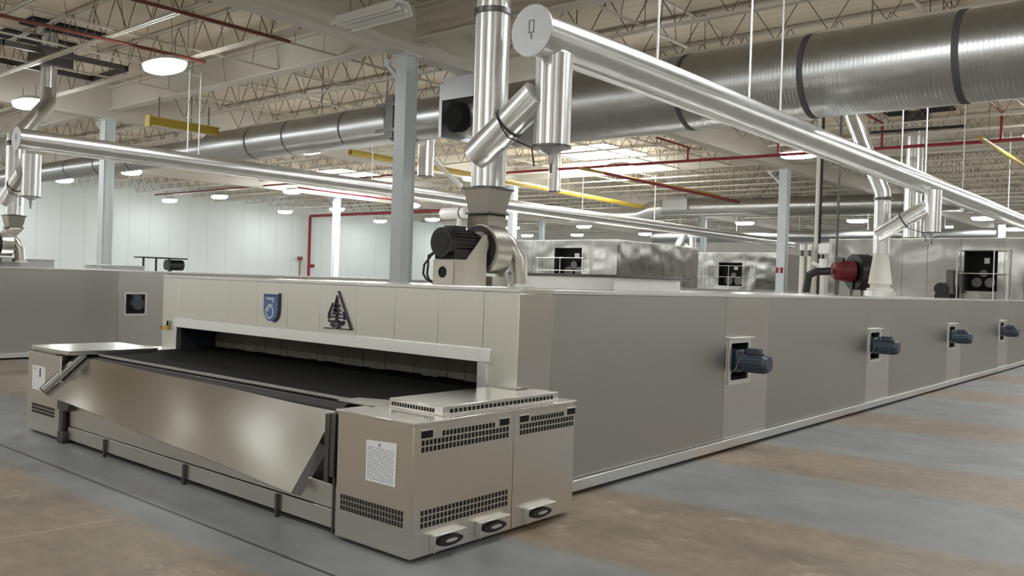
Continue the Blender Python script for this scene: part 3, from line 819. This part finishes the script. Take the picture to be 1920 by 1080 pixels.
# ------------------------------------------------------------------ blower and flue assemblies
def blower(dx, dy, dz, label):
    X, Y, Z = -5.285 + dx, 5.42 + dy, 1.70 + dz
    t = thing('blower', label, 'blower', (X, Y, Z))
    # mount box with round hole
    m = MB().box(X - .12, X + .12, Y - .12, Y + .10, Z, Z + .225); bx = m.build('mount_box', 'mount', t, .004)
    m = MB().cyl((X + .0, Y - .123, Z + .115), (X + .0, Y - .119, Z + .115), .05, n=20); m.build('round_hole', 'hole', bx)
    m = MB().prism([(Y - .10, Z + .001), (Y + .30, Z + .001), (Y + .30, Z + .46), (Y + .26, Z + .46), (Y + .04, Z + .228), (Y - .10, Z + .228)], 'x', X + .122, X + .137)
    m.prism([(Y + .105, Z + .001), (Y + .29, Z + .001), (Y + .29, Z + .42), (Y + .26, Z + .42), (Y + .11, Z + .24)], 'x', X + .0, X + .12)
    m.build('mount_bracket', 'mount', t, .002)
    # motor along the oven axis, tail cowl towards the camera
    A = Z + .375; r = .118
    m = MB().cyl((X, Y - .15, A), (X, Y - .08, A), r + .012, r + .014, 28); m.cyl((X, Y - .08, A), (X, Y + .20, A), r - .008, n=28)
    m.cyl((X, Y + .20, A), (X, Y + .27, A), r + .01, r * .8, 28)
    for i in range(22):
        a = 2 * PI * i / 22; m.bar((X + r * math.cos(a), Y - .07, A + r * math.sin(a)), (X + r * math.cos(a), Y + .19, A + r * math.sin(a)), .010, .014)
    mo = m.build('motor', 'black', t)
    MB().cyl((X, Y - .155, A), (X, Y - .149, A), .09, n=24).build('tail_grille', 'rubber', mo)
    MB().box(X - .07, X + .07, Y - .06, Y + .10, A + .09, A + .15).build('terminal_box', 'black', mo, .01)
    m = MB().prism([(X - .13, A - .06), (X + .118, A - .06), (X + .118, A - .147), (X - .115, A - .147)], 'y', Y - .10, Y + .18); m.build('motor_foot', 'black', mo)
    # volute: snail housing, axis along the oven
    vc = (X + .0, A - .03); m = MB(); prof = []
    for i in range(33):
        a = math.radians(-90 - 360 * i / 32 * .92); rr = .17 + .09 * i / 32
        prof.append((vc[0] + rr * math.cos(a), vc[1] + rr * math.sin(a)))
    m.prism(prof, 'y', Y + .33, Y + .54)
    m.cyl((X, Y + .27, A), (X, Y + .33, A), .11, .14, 24)
    m.build('volute', 'cast', t)
    m = MB().cyl((vc[0], Y + .322, vc[1]), (vc[0], Y + .328, vc[1]), .21, n=28); m.build('dark_plate', 'black', t)
    # outlet neck rising to the stack
    sx, sy = -5.53 + dx, 6.13 + dy
    m = MB().frustum([(X - .18, Y + .36, Z + .50), (X + .08, Y + .36, Z + .50), (X + .08, Y + .62, Z + .50), (X - .18, Y + .62, Z + .50)],
                     [(sx - .13, sy - .13, Z + .684), (sx + .13, sy - .13, Z + .684), (sx + .13, sy + .13, Z + .684), (sx - .13, sy + .13, Z + .684)])
    m.build('outlet_neck', 'cast', t)
    # twin legs down to the roof
    MB().tube([(X + .06, Y + .55, Z + .48), (X + .14, Y + .60, Z + .40), (X + .21, Y + .66, Z + .26), (X + .22, Y + .68, Z + .03)], .075, 18).build('intake_leg', 'cast', t)
    MB().tube([(X + .02, Y + .55, Z + .32), (X - .03, Y + .68, Z + .2), (X - .03, Y + .72, Z + .03)], .06, 16).build('intake_leg', 'cast', t)
    for lx, ly, lr in ((.22, .68, .12), (-.03, .72, .09)): MB().cyl((X + lx, Y + ly, Z), (X + lx, Y + ly, Z + .03), lr).build('leg_flange', 'trim', t)
    m = MB().box(X - .05, X + .18, Y + .34, Y + .53, Z + .001, Z + .09); m.build('foot', 'cast', t)
    for s_ in (0, 1): MB().tube([(X - .08, Y - .10, A - .06), (X - .13 - .03 * s_, Y - .14, A - .12), (X - .20 + .05 * s_, Y - .15, A - .2), (X - .21 + .05 * s_, Y - .15, A - .28), (X - .19 + .03 * s_, Y - .13, Z + .05), (X - .12, Y - .1, Z + .012)], .010, 8).build('cable', 'black', t)
    return t

def flue(dx, dy, dz, label, cone=False, sx0=-5.53, roofpt=None, zbase=None, droplabel=None, dropdx=0., high=4.30):
    """stack, side branch and drop leg: ONE welded flue"""
    sx, sy = sx0 + dx, 6.13 + dy; Z = 1.70 + dz
    t = thing('flue_stack', label, 'flue', (sx, sy, Z))
    r = .168
    if cone:
        m = MB().lathe([(0, 0), (.25, 0), (.25, .05), (.19, .06), (.19, .13), (.225, .14), (.225, .15), (.145, .72), (.145, .75), (0, .75)], (sx, sy, zbase)); lo = zbase + .75
        lab(m.build('cone_base', 'offwhite', t), 'pale cone at the foot of the stack')
        MB().cyl((sx, sy, 1.692 if dx == 0 else 1.727), (sx, sy, zbase), .30, n=28).build('plinth', 'trim', t)
        r = .155
    else:
        lo = Z + .95
        q = lambda h, z: [(sx - h, sy - h, z), (sx + h, sy - h, z), (sx + h, sy + h, z), (sx - h, sy + h, z)]
        m = MB().frustum(q(.125, Z + .703), q(.165, lo - .03)); m.build('transition', 'cast', t)
        m = MB().box(sx - .15, sx + .15, sy - .15, sy + .15, Z + .685, Z + .702); m.box(sx - .18, sx + .18, sy - .18, sy + .18, lo - .03, lo - .012); m.build('flange', 'steeldark', t)
    m = MB().cyl((sx, sy, lo), (sx, sy, high), r, n=32); m.build('stack_pipe', 'fluev', t)
    m = MB().cyl((sx, sy, high), (sx, sy, high + .05), r + .02, n=32); m.build('clamp', 'steeldark', t)
    path = roofpt or [(sx, sy, high + .25), (sx + .3, sy + .2, high + .7), (sx + .3, sy + .2, 6.97)]
    m = MB().tube([(sx, sy, high + .051)] + path, r * .97, 28); m.build('roof_riser', 'fluev', t)
    # drop leg under the header
    hx = -4.77 + dx + dropdx; hz = 3.955 + dz
    bot = 2.99 + dz
    m = MB().cyl((hx, sy, bot), (hx, sy, hz - .15), r, n=32); dl = m.build('drop_leg', 'fluev', t)
    m = MB().cyl((hx, sy, bot - .02), (hx, sy, bot), r + .015, n=32); m.build('leg_rim', 'steeldark', dl)
    m = MB().lathe([(0, -.14), (.025, -.14), (.03, -.06), (.10, -.02), (.155, 0)], (hx, sy, bot - .02)); m.build('drain_cone', 'cap', dl)
    MB().cyl((hx, sy, bot - .24), (hx, sy, bot - .16), .012).build('drain_nipple', 'steeldark', dl)
    # slanted branch
    a = Vector((sx - .03, sy - .15, bot - .06)); b = Vector((hx - .11, sy - .09, bot + .46))
    m = MB().cyl(a, b, .150, n=28); br = m.build('branch_pipe', 'fluev', t)
    mm = a.lerp(b, .55); d = (b - a).normalized()
    m = MB().cyl(mm - d * .012, mm + d * .012, .160, n=28); m.build('branch_joint', 'ductband', br)
    m = MB().tube([mm + Vector((0, -.16, .02)), mm + Vector((.05, -.17, -.06)), mm + Vector((.12, -.15, -.16)), (hx - .1, sy - .16, bot - .03), (hx - .06, sy - .17, bot - .2)], .007, 6); m.build('tie_wire', 'rubber', br)
    return t

def header(x, y0, y1, z, r, label, cap_label, rods):
    t = thing('flue_header', label, 'pipe', (x, y0, z - r))
    m = MB(); y = y0
    m.cyl((x, y0, z), (x, y1, z), r, n=36); m.build('pipe', 'flue', t)
    y = y0 + 2.4
    while y < y1: MB().cyl((x, y - .025, z), (x, y + .025, z), r + .002, n=36, caps=False).build('joint_band', 'flue', t); y += 2.4
    m = MB().cyl((x, y0 - .012, z), (x, y0, z), r + .028, n=36)
    cp = m.build('end_cap', 'cap', t); lab(cp, 'flat grey end cap of the pipe')
    m = MB(); yy = y0 - .016
    for a, b, c, d in ((-.03, .03, .085, .092), (-.03, .03, -.02, -.013), (-.03, -.022, -.02, .092), (.022, .03, -.02, .092), (-.006, .006, -.075, -.02)): m.box(x + a, x + b, yy, yy + .004, z + c, z + d)
    m.build('cap_handle', 'steeldark', cp)
    for yr in rods:
        MB().cyl((x, yr, z + r - .005), (x, yr, 6.24), .014, n=8).build('hanger_rod', 'white', t)
    return t

blower(0, 0, 0, 'blower with black motor on the front edge of the near oven roof')
flue(0, 0, 0, 'tall bright flue stack with slanted branch over the near oven feed end')
header(-4.77, 5.80, 40., 3.955, .20, 'long bright flue header pipe running over the near oven to the right', '', (7.91, 10.17, 11.14, 16.64, 18.25, 21.3, 26.4, 30, 34))
flue(-13.2, .5, .12, 'flue stack with branch over the left oven, cut by the left picture edge', sx0=-5.60, roofpt=[(-18.85, 6.66, 4.35), (-20.2, 7.75, 5.35), (-20.5, 7.87, 5.7), (-20.5, 7.87, 6.97)], high=4.15)
blower(-13.2, .5, .12, 'blower on the left oven roof, mostly cut by the left picture edge')
header(-17.97, 6.35, 44., 4.20, .20, 'long bright flue header pipe running over the left oven', '', (9.85, 10.12, 15.2, 20, 25, 30))
flue(0, 11.75, -.02, 'bright flue stack on a pale cone base, further along the near oven', True, -5.45, [(-5.47, 17.88, 3.8), (-6.1, 17.88, 5.35), (-6.15, 17.88, 5.6), (-6.15, 17.88, 6.97)], 1.80, dropdx=.25, high=3.62)
flue(-13.2, 27.1, .1, 'bright flue stack on a white cone on the left oven, between the far steel boxes', True, -5.45, [(-18.6, 33.2, 3.7), (-18.3, 33.2, 4.15)], 1.74, high=3.5)

# ------------------------------------------------------------------ big spiral duct
DT = thing('spiral_duct', 'huge grey round spiral duct crossing the hall under the roof, narrowing to the left', 'duct', (-16, 13, 4.4))
y = 13.0
m = MB().cyl((-10.95, y, 5.07), (6., y, 5.03), .635, n=48); m.build('wide_run', 'duct', DT)
m = MB().cyl((-12.6, y, 5.235), (-10.95, y, 5.07), .45, .635, n=48); m.build('reducer', 'duct', DT)
m = MB().cyl((-22.2, y, 5.25), (-12.6, y, 5.235), .45, n=40); m.build('middle_run', 'duct', DT)
m = MB().cyl((-46., y, 5.25), (-22.2, y, 5.25), .34, n=36); m.build('narrow_run', 'duct', DT)
for x in (-2.93, -5.03, -7.11): zz = 5.07 - (x + 10.95) * .00236; MB().cyl((x - .045, y, zz), (x + .045, y, zz), .642, n=48, caps=False).build('joint_band', 'ductband', DT)
for x in (-16.1, -18.36, -20.03): MB().cyl((x - .03, y, 5.248), (x + .03, y, 5.248), .456, n=40, caps=False).build('joint_band', 'ductband', DT)
for x in (-26.97, -29.24, -31.55, -35., -39.): MB().cyl((x - .03, y, 5.25), (x + .03, y, 5.25), .346, n=36, caps=False).build('joint_band', 'ductband', DT)
for x in (-.8, -4.2, -9.6, -14.9, -17.3, -23.5, -28., -33.):
    z = 5.03 if x > -11 else 5.25; r = .635 if x > -11 else (.45 if x > -22 else .34)
    MB().cyl((x, y - .02, z + r - .01), (x, y - .02, 6.9), .012, n=6).build('hanger_rod', 'joistdark', DT)
m = MB().box(-14.3, -14.05, 12.42, 12.47, 4.8, 5.72); m.box(-14.6, -13.75, 12.40, 12.44, 5.48, 5.56); m.box(-14.6, -13.75, 12.40, 12.44, 4.92, 5.00)
m.cyl((-14.45, y, 5.24), (-14.37, y, 5.24), .50, n=40); m.cyl((-13.95, y, 5.24), (-13.87, y, 5.24), .50, n=40)
lab(m.build('damper', 'steeldark', DT), 'dark damper collar left of the column')
m = MB().box(-12.55, -12.47, 12.34, 13.6, 4.66, 5.74); m.box(-12.47, -11.60, 12.34, 12.36, 5.40, 5.84); m.box(-12.47, -11.60, 12.36, 13.6, 5.80, 5.84)
lab(m.build('access_box', 'cap', DT), 'grey square box around the duct')
m = MB().cyl((-12.1, 12.38, 5.05), (-12.1, 12.55, 5.05), .30, n=28); m.cyl((-12.1, 12.30, 5.02), (-12.1, 12.38, 5.02), .24, .30, n=28)
lab(m.build('side_inlet', 'hole', DT), 'dark round inlet on the duct')

# ------------------------------------------------------------------ heat boxes on the ovens
def heat_box(x0, x1, y0, y1, z0, z1, wx0, wx1, wz0, wz1, label, seams, rail=True):
    t = thing('heat_box', label, 'cabinet', ((x0 + x1) / 2, y0, z0))
    edges = [x0] + [q for q in seams if x0 < q < x1] + [x1]
    for a, b in zip(edges, edges[1:]):
        m = MB()
        if a <= wx0 and b >= wx1:
            m.box(a + .004, wx0, y0, y0 + .04, z0, z1 - .03); m.box(wx1, b - .004, y0, y0 + .04, z0, z1 - .03)
            m.box(wx0, wx1, y0, y0 + .04, wz1, z1 - .03); m.box(wx0, wx1, y0, y0 + .04, z0, wz0)
        else: m.box(a + .004, b - .004, y0, y0 + .04, z0, z1 - .03)
        m.build('front_sheet', 'box', t, .003)
    MB().box(x1 - .04, x1, y0 + .045, y1, z0, z1 - .03).build('side_sheet', 'box', t)
    MB().box(x0, x0 + .04, y0 + .045, y1, z0, z1 - .03).build('side_sheet', 'box', t)
    MB().box(x0, x1, y0, y1, z1 - .03, z1).build('roof_sheet', 'top', t)
    m = MB().box(wx0, wx1, y0 + .5, y0 + .52, wz0, wz1); m.box(wx0, wx0 + .01, y0 + .04, y0 + .5, wz0, wz1); m.box(wx1 - .01, wx1, y0 + .04, y0 + .5, wz0, wz1); m.box(wx0, wx1, y0 + .04, y0 + .5, wz1 - .01, wz1)
    w = m.build('window_recess', 'hole', t)
    for fx, fz, fr in ((.3, .22, .16), (.7, .22, .16), (.5, .45, .12)):
        MB().cyl((wx0 + (wx1 - wx0) * fx, y0 + .40, wz0 + (wz1 - wz0) * fz), (wx0 + (wx1 - wx0) * fx, y0 + .499, wz0 + (wz1 - wz0) * fz), fr * (wx1 - wx0), n=20).build('round_flange', 'steeldark', w)
    MB().box(wx0 + (wx1 - wx0) * .5, wx0 + (wx1 - wx0) * .66, y0 + .44, y0 + .499, wz0 + (wz1 - wz0) * .7, wz0 + (wz1 - wz0) * .84).build('switch_plate', 'white', w)
    return t
heat_box(-9.45, -4.28, 26.0, 44.0, 1.692, 3.36, -5.72, -4.90, 1.90, 3.0, 'stainless heat box on the near oven roof, with a dark window, right side', (-8.1, -7.33, -6.66, -5.8, -4.74))
heat_box(-22.8, -17.4, 26.5, 32.7, 1.727, 3.43, -20.3, -19.0, 1.95, 3.12, 'stainless heat box on the left oven, seen right of the blower', (-21.4, -20.9, -20.5, -18.6))
heat_box(-22.8, -17.45, 41.0, 45.5, 1.727, 3.62, -20.6, -19.3, 1.9, 3.1, 'furthest stainless heat box on the left oven, beside the white cone', (-21.8, -20.9, -19.1))
# white guard rails in front of the windows
def rail(x0, x1, y, z0, zh, label, posts):
    t = thing('guard_rail', label, 'railing', ((x0 + x1) / 2, y, z0))
    m = MB().cyl((x0, y, z0 + zh), (x1, y, z0 + zh), .015, n=8); m.build('top_rail', 'trim', t)
    m = MB().cyl((x0, y, z0 + zh * .52), (x1, y, z0 + zh * .52), .015, n=8); m.build('middle_rail', 'trim', t)
    for p in posts: MB().cyl((p, y, z0), (p, y, z0 + zh), .016, n=8).build('post', 'trim', t)
rail(-5.85, -4.6, 25.8, 1.692, 1.32, 'white guard rail before the dark window of the near heat box', (-5.84, -4.95, -4.62))
rail(-21.0, -18.7, 26.2, 1.727, 1.0, 'thin white guard rail before the dark window of the middle heat box', (-20.9, -19.8, -18.75))
rail(-21.4, -18.6, 40.7, 1.727, 1.2, 'thin white guard rail before the furthest heat box', (-21.3, -19.9, -18.7))
# small black motor beside the near box
t = thing('small_motor', 'small black motor standing on the near oven roof by the dark window', 'motor', (-6.1, 25.5, 1.69))
MB().cyl((-6.1, 25.2, 1.93), (-6.1, 25.55, 1.93), .17, n=20).build('motor', 'black', t); MB().box(-6.25, -5.95, 25.22, 25.5, 1.692, 1.80).build('foot', 'black', t); MB().box(-6.0, -5.82, 25.3, 25.5, 1.80, 2.45).build('control_box', 'steeldark', t, .01)

# red and black burner blower
X, Y, Z = -6.35, 18.9, 1.70
t = thing('burner_blower', 'red and black burner blower on the near oven roof beside the pale cone', 'burner', (X, Y, Z))
m = MB().cyl((X + .02, Y + .02, Z + .50), (X + .22, Y + .26, Z + .50), .39, n=32); m.build('fan_housing', 'black', t)
m = MB().cyl((X - .24, Y - .24, Z + .52), (X - .0, Y - .0, Z + .51), .22, .24, n=28); m.cyl((X - .30, Y - .30, Z + .52), (X - .24, Y - .24, Z + .52), .16, .22, n=28)
lab(m.build('burner_body', 'redbody', t), 'red body of the burner')
m = MB().box(X - .26, X - .10, Y - .34, Y - .16, Z + .68, Z + .80); m.build('control_box', 'steeldark', t, .01)
m = MB().tube([(X - .34, Y - .34, Z + .50), (X - .62, Y - .46, Z + .48), (X - .76, Y - .50, Z + .40), (X - .80, Y - .52, Z + .02)], .085, 14); m.build('gas_elbow', 'black', t)
m = MB().cyl((X - .70, Y - .5, Z + .66), (X - .56, Y - .45, Z + .60), .05); m.build('valve_cap', 'white', t)
for dx, dy in ((-.22, -.24), (.0, .0), (.16, .2)): MB().bar((X + dx, Y + dy, Z - .008), (X + dx, Y + dy, Z + .3), .05).build('leg', 'steeldark', t)

# gas train: pale filter tubes, cream pole and black conduits
for px, l, zz, mt, r, nm, ct in ((-7.90, 'pale upright filter tube, left of two on the near oven roof', 2.58, 'offwhite', .055, 'filter_tube', 'pipe'), (-7.72, 'pale upright filter tube, right of two on the near oven roof', 2.58, 'offwhite', .05, 'filter_tube', 'pipe')):
    t = thing(nm, l, ct, (px, 20, 1.69)); MB().cyl((px, 20, 1.69), (px, 20, zz), r, n=14).build('tube', mt, t); MB().cyl((px, 20, zz), (px, 20, zz + .14), r * .7, n=14).build('cap', 'steeldark', t)
    MB().cyl((px, 20, zz + .14), (px, 20, zz + .28), r * 1.1, n=14).build('head', 'white', t)
t = thing('gas_filter', 'white gas filter bowl with black fittings between the tubes and the burner', 'filter', (-7.40, 20, 1.69))
MB().cyl((-7.40, 20, 2.2), (-7.40, 20, 2.52), .09, n=16).build('bowl', 'white', t); MB().cyl((-7.40, 20, 1.69), (-7.40, 20, 2.2), .045, n=12).build('stem', 'offwhite', t)
m = MB().cyl((-7.62, 20, 2.32), (-7.49, 20, 2.32), .025, n=8); m.build('cross_pipe', 'black', t); MB().box(-7.5, -7.22, 19.9, 20.1, 2.62, 2.88).build('regulator', 'white', t, .04)
MB().cyl((-7.40, 20, 2.52), (-7.40, 20, 2.62), .03, n=8).build('neck', 'black', t)
tag(MB().cyl((-7.64, 20.2, 1.69), (-7.64, 20.2, 6.98), .055, n=12).build('cream_pole', 'offwhite'), 'cream upright pole beside the black conduits, reaching the roof', 'pole')
tag(MB().cyl((-7.50, 20, 1.69), (-7.50, 20, 6.98), .035, n=8).build('conduit', 'black'), 'thicker black conduit dropping from the roof beside the cream pole', 'conduit')
tag(MB().cyl((-7.12, 20.1, 1.692), (-7.12, 20.1, 6.98), .028, n=8).build('conduit', 'steeldark'), 'thinner dark conduit hanging right of the black one', 'conduit')
# overhead services cross: dark ladder arm near them
# ------------------------------------------------------------------ low plinths and odds on the oven roofs
t = thing('roof_hatch', 'low steel hatch with overhanging lid behind the blower on the near oven', 'hatch', (-5.27, 7.5, 1.69))
MB().box(-5.93, -4.62, 7.0, 8.3, 1.69, 1.825).build('curb', 'trim', t, .004); MB().box(-6.02, -4.53, 6.94, 8.36, 1.826, 1.85).build('lid', 'steeldark', t, .003)
for x, y0, y1, z0, h, l in ((-18.9, 6.15, 7.35, 1.725, .16, 'low steel plinth under the flue of the left oven'), (-18.3, 8.05, 8.95, 1.725, .085, 'low steel vent cap on the left oven roof above the motor niche')):
    t = thing('roof_hatch', l, 'hatch', (x, (y0 + y1) / 2, z0))
    MB().box(x - .5, x + .3, y0, y1, z0 + .001, z0 + h).build('curb', 'cap', t, .004); MB().box(x - .54, x + .34, y0 - .05, y1 + .05, z0 + h + .001, z0 + h + .02).build('lid', 'trim', t, .003)
t = thing('motor_stand', 'black motor on a thin black stand on the left oven roof, before the white wall', 'motor', (-19, 9.9, 1.725))
m = MB()
m.box(-19.3, -18.9, 9.35, 10.45, 2.02, 2.05); m.build('top_plate', 'black', t)
for yy in (9.38, 9.68, 10.0): MB().box(-18.96, -18.92, yy, yy + .035, 1.725, 2.02).build('leg', 'black', t)
MB().cyl((-19.1, 10.02, 1.88), (-19.1, 10.42, 1.88), .125, n=20).build('motor', 'black', t)
MB().cyl((-19.1, 10.14, 1.80), (-18.92, 10.05, 1.76), .03, n=8).build('strut', 'black', t)

# ------------------------------------------------------------------ more overhead pipes
def pipe(name, pts, r, mat, label, cat='pipe', n=10):
    t = thing(name, label, cat, pts[0])
    MB().tube(pts, r, n).build('pipe', mat, t)
    a, b = Vector(pts[0]), Vector(pts[-1])
    for k in (.06, .35, .65, .94):
        p = a.lerp(b, k)
        if p.z < 6.5: MB().cyl((p.x, p.y, p.z + r - .004), (p.x, p.y, 6.97), .007, n=6).build('hanger_rod', 'joistdark', t)
    return t
t = thing('sprinkler_main', 'long red sprinkler main crossing the hall beyond the big duct', 'pipe', (-9, 24, 5.6))
MB().tube([(-22.5, 24, 5.80), (3, 24, 5.58)], .045, 12).build('main_pipe', 'red', t)
for x, zt in ((-13.25, 6.15), (-10.3, 6.15), (-7.4, 6.35), (-4.55, 6.35)):
    MB().tube([(x, 24, 5.79 - (x + 22.5) * .0086), (x, 24, zt), (x, 24 - 1.9, zt + .02)], .034, 10).build('drop_pipe', 'red', t)
pipe('sprinkler_pipe', [(-16.9, 3.0, 6.17), (-16.7, 9.5, 6.17)], .035, 'redbrown', 'rusty red sprinkler branch pipe at upper left, crossing behind the riser')
pipe('sprinkler_pipe', [(-13.95, 3.0, 6.17), (-13.85, 9.6, 6.17)], .035, 'redbrown', 'rusty red sprinkler branch pipe at the top, left of the girder')
pipe('sprinkler_pipe', [(-34.2, 24.4, 5.9), (-34.2, 31, 5.9)], .05, 'red', 'red sprinkler pipe far away, under the left flue header')
pipe('sprinkler_pipe', [(-48, 24.4, 6.12), (-26., 24.4, 6.12)], .045, 'redbrown', 'thin rusty pipe far away above the lamps of the white wall')
pipe('sprinkler_pipe', [(-15.0, 22, 5.2), (-14.8, 31., 5.12)], .05, 'red', 'red pipe running away beside the slim yellow gas pipe')
t = thing('fire_riser', 'red fire riser pipe on the white wall, turning out below the lamps', 'pipe', (-49.2, 36.2, 0))
MB().tube([(-49.2, 36.2, 0), (-49.2, 36.2, 5.75), (-49.1, 36.2, 5.86), (-28., 36.2, 5.86)], .10, 14).build('riser', 'red', t)
MB().box(-49.3, -49.08, 35.3, 35.6, 2.75, 3.0).build('bell', 'redbrown', t); MB().cyl((-49.2, 36.2, 2.4), (-48.95, 36.5, 2.4), .12).build('valve', 'red', t)
MB().tube([(-49.2, 35.45, 2.75), (-49.2, 35.45, 1.2)], .04).build('hose_pipe', 'redbrown', t)
pipe('gas_pipe', [(-4.6, 22.0, 5.42), (-4.4, 36., 5.35)], .055, 'yellow', 'yellow gas pipe at upper right, running away beside the near flue header')
pipe('gas_pipe', [(-15.9, 21.9, 5.4), (-15.65, 31., 5.4)], .05, 'yellow', 'slim yellow gas pipe beyond the bright lamp under the skylight')
pipe('gas_pipe', [(-20.04, 16.1, 5.42), (-21., 34., 5.4)], .09, 'yellow', 'dull yellow pipe behind the nearest column, under the big duct')
t = thing('crane_beam', 'short yellow crane beam hanging at left before the second column', 'beam', (-21.2, 11.6, 5.6))
MB().box(-21.5, -21.25, 10.6, 10.66, 5.42, 5.72).build('end_plate', 'yellow', t); 
m = MB().box(-21.42, -21.30, 10.66, 12.6, 5.66, 5.70); m.box(-21.37, -21.35, 10.66, 12.6, 5.52, 5.66); m.box(-21.42, -21.30, 10.66, 12.6, 5.48, 5.52); m.build('beam', 'yellow', t)
m = MB().bar((-21.36, 10.9, 5.70), (-21.36, 10.9, 6.22), .03); m.bar((-21.36, 12.3, 5.70), (-21.36, 12.3, 6.22), .03); m.build('hanger', 'joistdark', t)
pipe('black_pipe', [(-7.6, 23.65, 6.05), (-5.3, 23.8, 6.05)], .04, 'black', 'short black pipe above the red sprinkler main at right')

# risers through the roof
def riser(x, y, z0, r, label, diag=None, curb=True):
    t = thing('roof_riser', label, 'duct', (x, y, z0))
    MB().cyl((x, y, z0), (x, y, 6.72), r, n=24).build('pipe', 'fluev', t)
    m = MB().cyl((x, y, 6.72), (x, y, 6.98), r * 1.5, r * 1.5, n=24); m.build('roof_collar', 'ductband', t)
    MB().cyl((x, y, z0 - .02), (x, y, z0), r * 1.06, n=24).build('end_ring', 'steeldark', t)
    if diag: MB().tube(diag, r * .28, 12).build('brace_pipe', 'flue', t)
riser(-7.2, 26.35, 3.40, .24, 'grey vertical riser to the roof behind the near flue header, far right')
riser(-18.5, 17.7, 4.81, .24, 'bright vertical riser to the roof right of the nearest column', [(-18.4, 17.85, 5.35), (-18.45, 19.2, 4.66)])
riser(-18.5, 24.0, 5.0, .22, 'grey vertical riser under the skylight, behind the near drop leg')
for x, y, l in ((-20.5, 7.9, 'dark framed roof curb around the left riser'), (-6.9, 25.6, 'dark framed roof curb around the far right riser')):
    t = thing('roof_curb', l, 'curb', (x, y, 6.3))
    m = MB()
    if y < 10:
        for a in (-.9, .9): m.box(x + a - .03, x + a + .03, y - 1.3, y + 1.3, 6.30, 6.42)
        for b in (-1.3, 1.3): m.box(x - .93, x + .93, y + b - .03, y + b + .03, 6.30, 6.42)
        m.box(x - .35, x + .35, y - .35, y - .30, 6.22, 6.62); m.box(x + .30, x + .35, y - .30, y + .35, 6.22, 6.62)
        m.build('frame', 'steeldark', t); 
        m = MB().box(x - 1.2, x - .36, y - .8, y + .9, 6.95, 6.995); m.box(x + .36, x + 1.1, y - .8, y + .9, 6.95, 6.995)
    else:
        for a in (-.7, .7): m.box(x + a - .03, x + a + .03, y - .68, y + .68, 6.28, 6.36)
        m.box(x - .73, x + .73, y - .74, y - .68, 6.28, 6.36); m.build('frame', 'joist', t)
        m = MB().box(x - 1.0, x - .40, y - .6, y + .6, 6.94, 6.995); m.box(x + .0, x + .8, y - .6, y + .6, 6.94, 6.995)
    m.build('opening', 'hole', t)

# far ducts beyond the ovens
t = thing('cross_duct', 'long bright round duct crossing the far hall behind the heat boxes', 'duct', (-16, 38, 5.2))
MB().cyl((-22.2, 38, 5.72), (-8.5, 38, 5.55), .42, n=32).build('run', 'duct', t)
MB().tube([(-22.2, 38, 5.72), (-22.9, 38, 5.66), (-23.6, 38.05, 5.45), (-28., 38.2, 5.35)], .42, 28).build('elbow', 'flue', t)
MB().box(-22.0, -20.6, 37.4, 37.55, 5.55, 6.1).build('damper_box', 'cap', t)
for x in (-26.1, -25.4, -24.5, -22.2, -19.2, -16, -13): MB().cyl((x, 38, 5.9), (x, 38, 6.9), .02, n=6).build('hanger_rod', 'white', t)
t = thing('cross_duct', 'lower grey duct crossing the far hall, below the long bright one', 'duct', (-18, 50, 4.9))
MB().cyl((-30, 50, 5.05), (-9.5, 50, 5.0), .36, n=28).build('run', 'duct', t)
for x in (-28, -24, -20, -16, -12): MB().cyl((x, 50, 5.3), (x, 50, 6.9), .02, n=6).build('hanger_rod', 'white', t)
t = thing('air_drum', 'white horizontal drum hanging left of the near flue stack, far behind', 'drum', (-29.2, 30, 4.6))
MB().cyl((-30., 30, 5.0), (-28.4, 30, 5.0), .27, n=28).build('shell', 'white', t); MB().cyl((-28.75, 30, 5.0), (-28.68, 30, 5.0), .28, n=28).build('strap', 'black', t)
for x in (-28.9, -28.0): MB().cyl((x, 30.0, 3.9), (x, 30.0, 4.75), .10, n=12).build('outlet', 'offwhite', t)
MB().cyl((-29.5, 30, 5.25), (-29.5, 30, 6.9), .02, n=6).build('hanger_rod', 'joistdark', t)
# bright openings in the far wall
for i, (x0, x1) in enumerate(((-15.1, -14.6), (-11.9, -11.5), (-9.5, -9.1))):
    struct(MB().box(x0, x1, YB - .012, YB - .002, 5.3, 6.5).build('window_%d' % (i + 1), 'screen'))
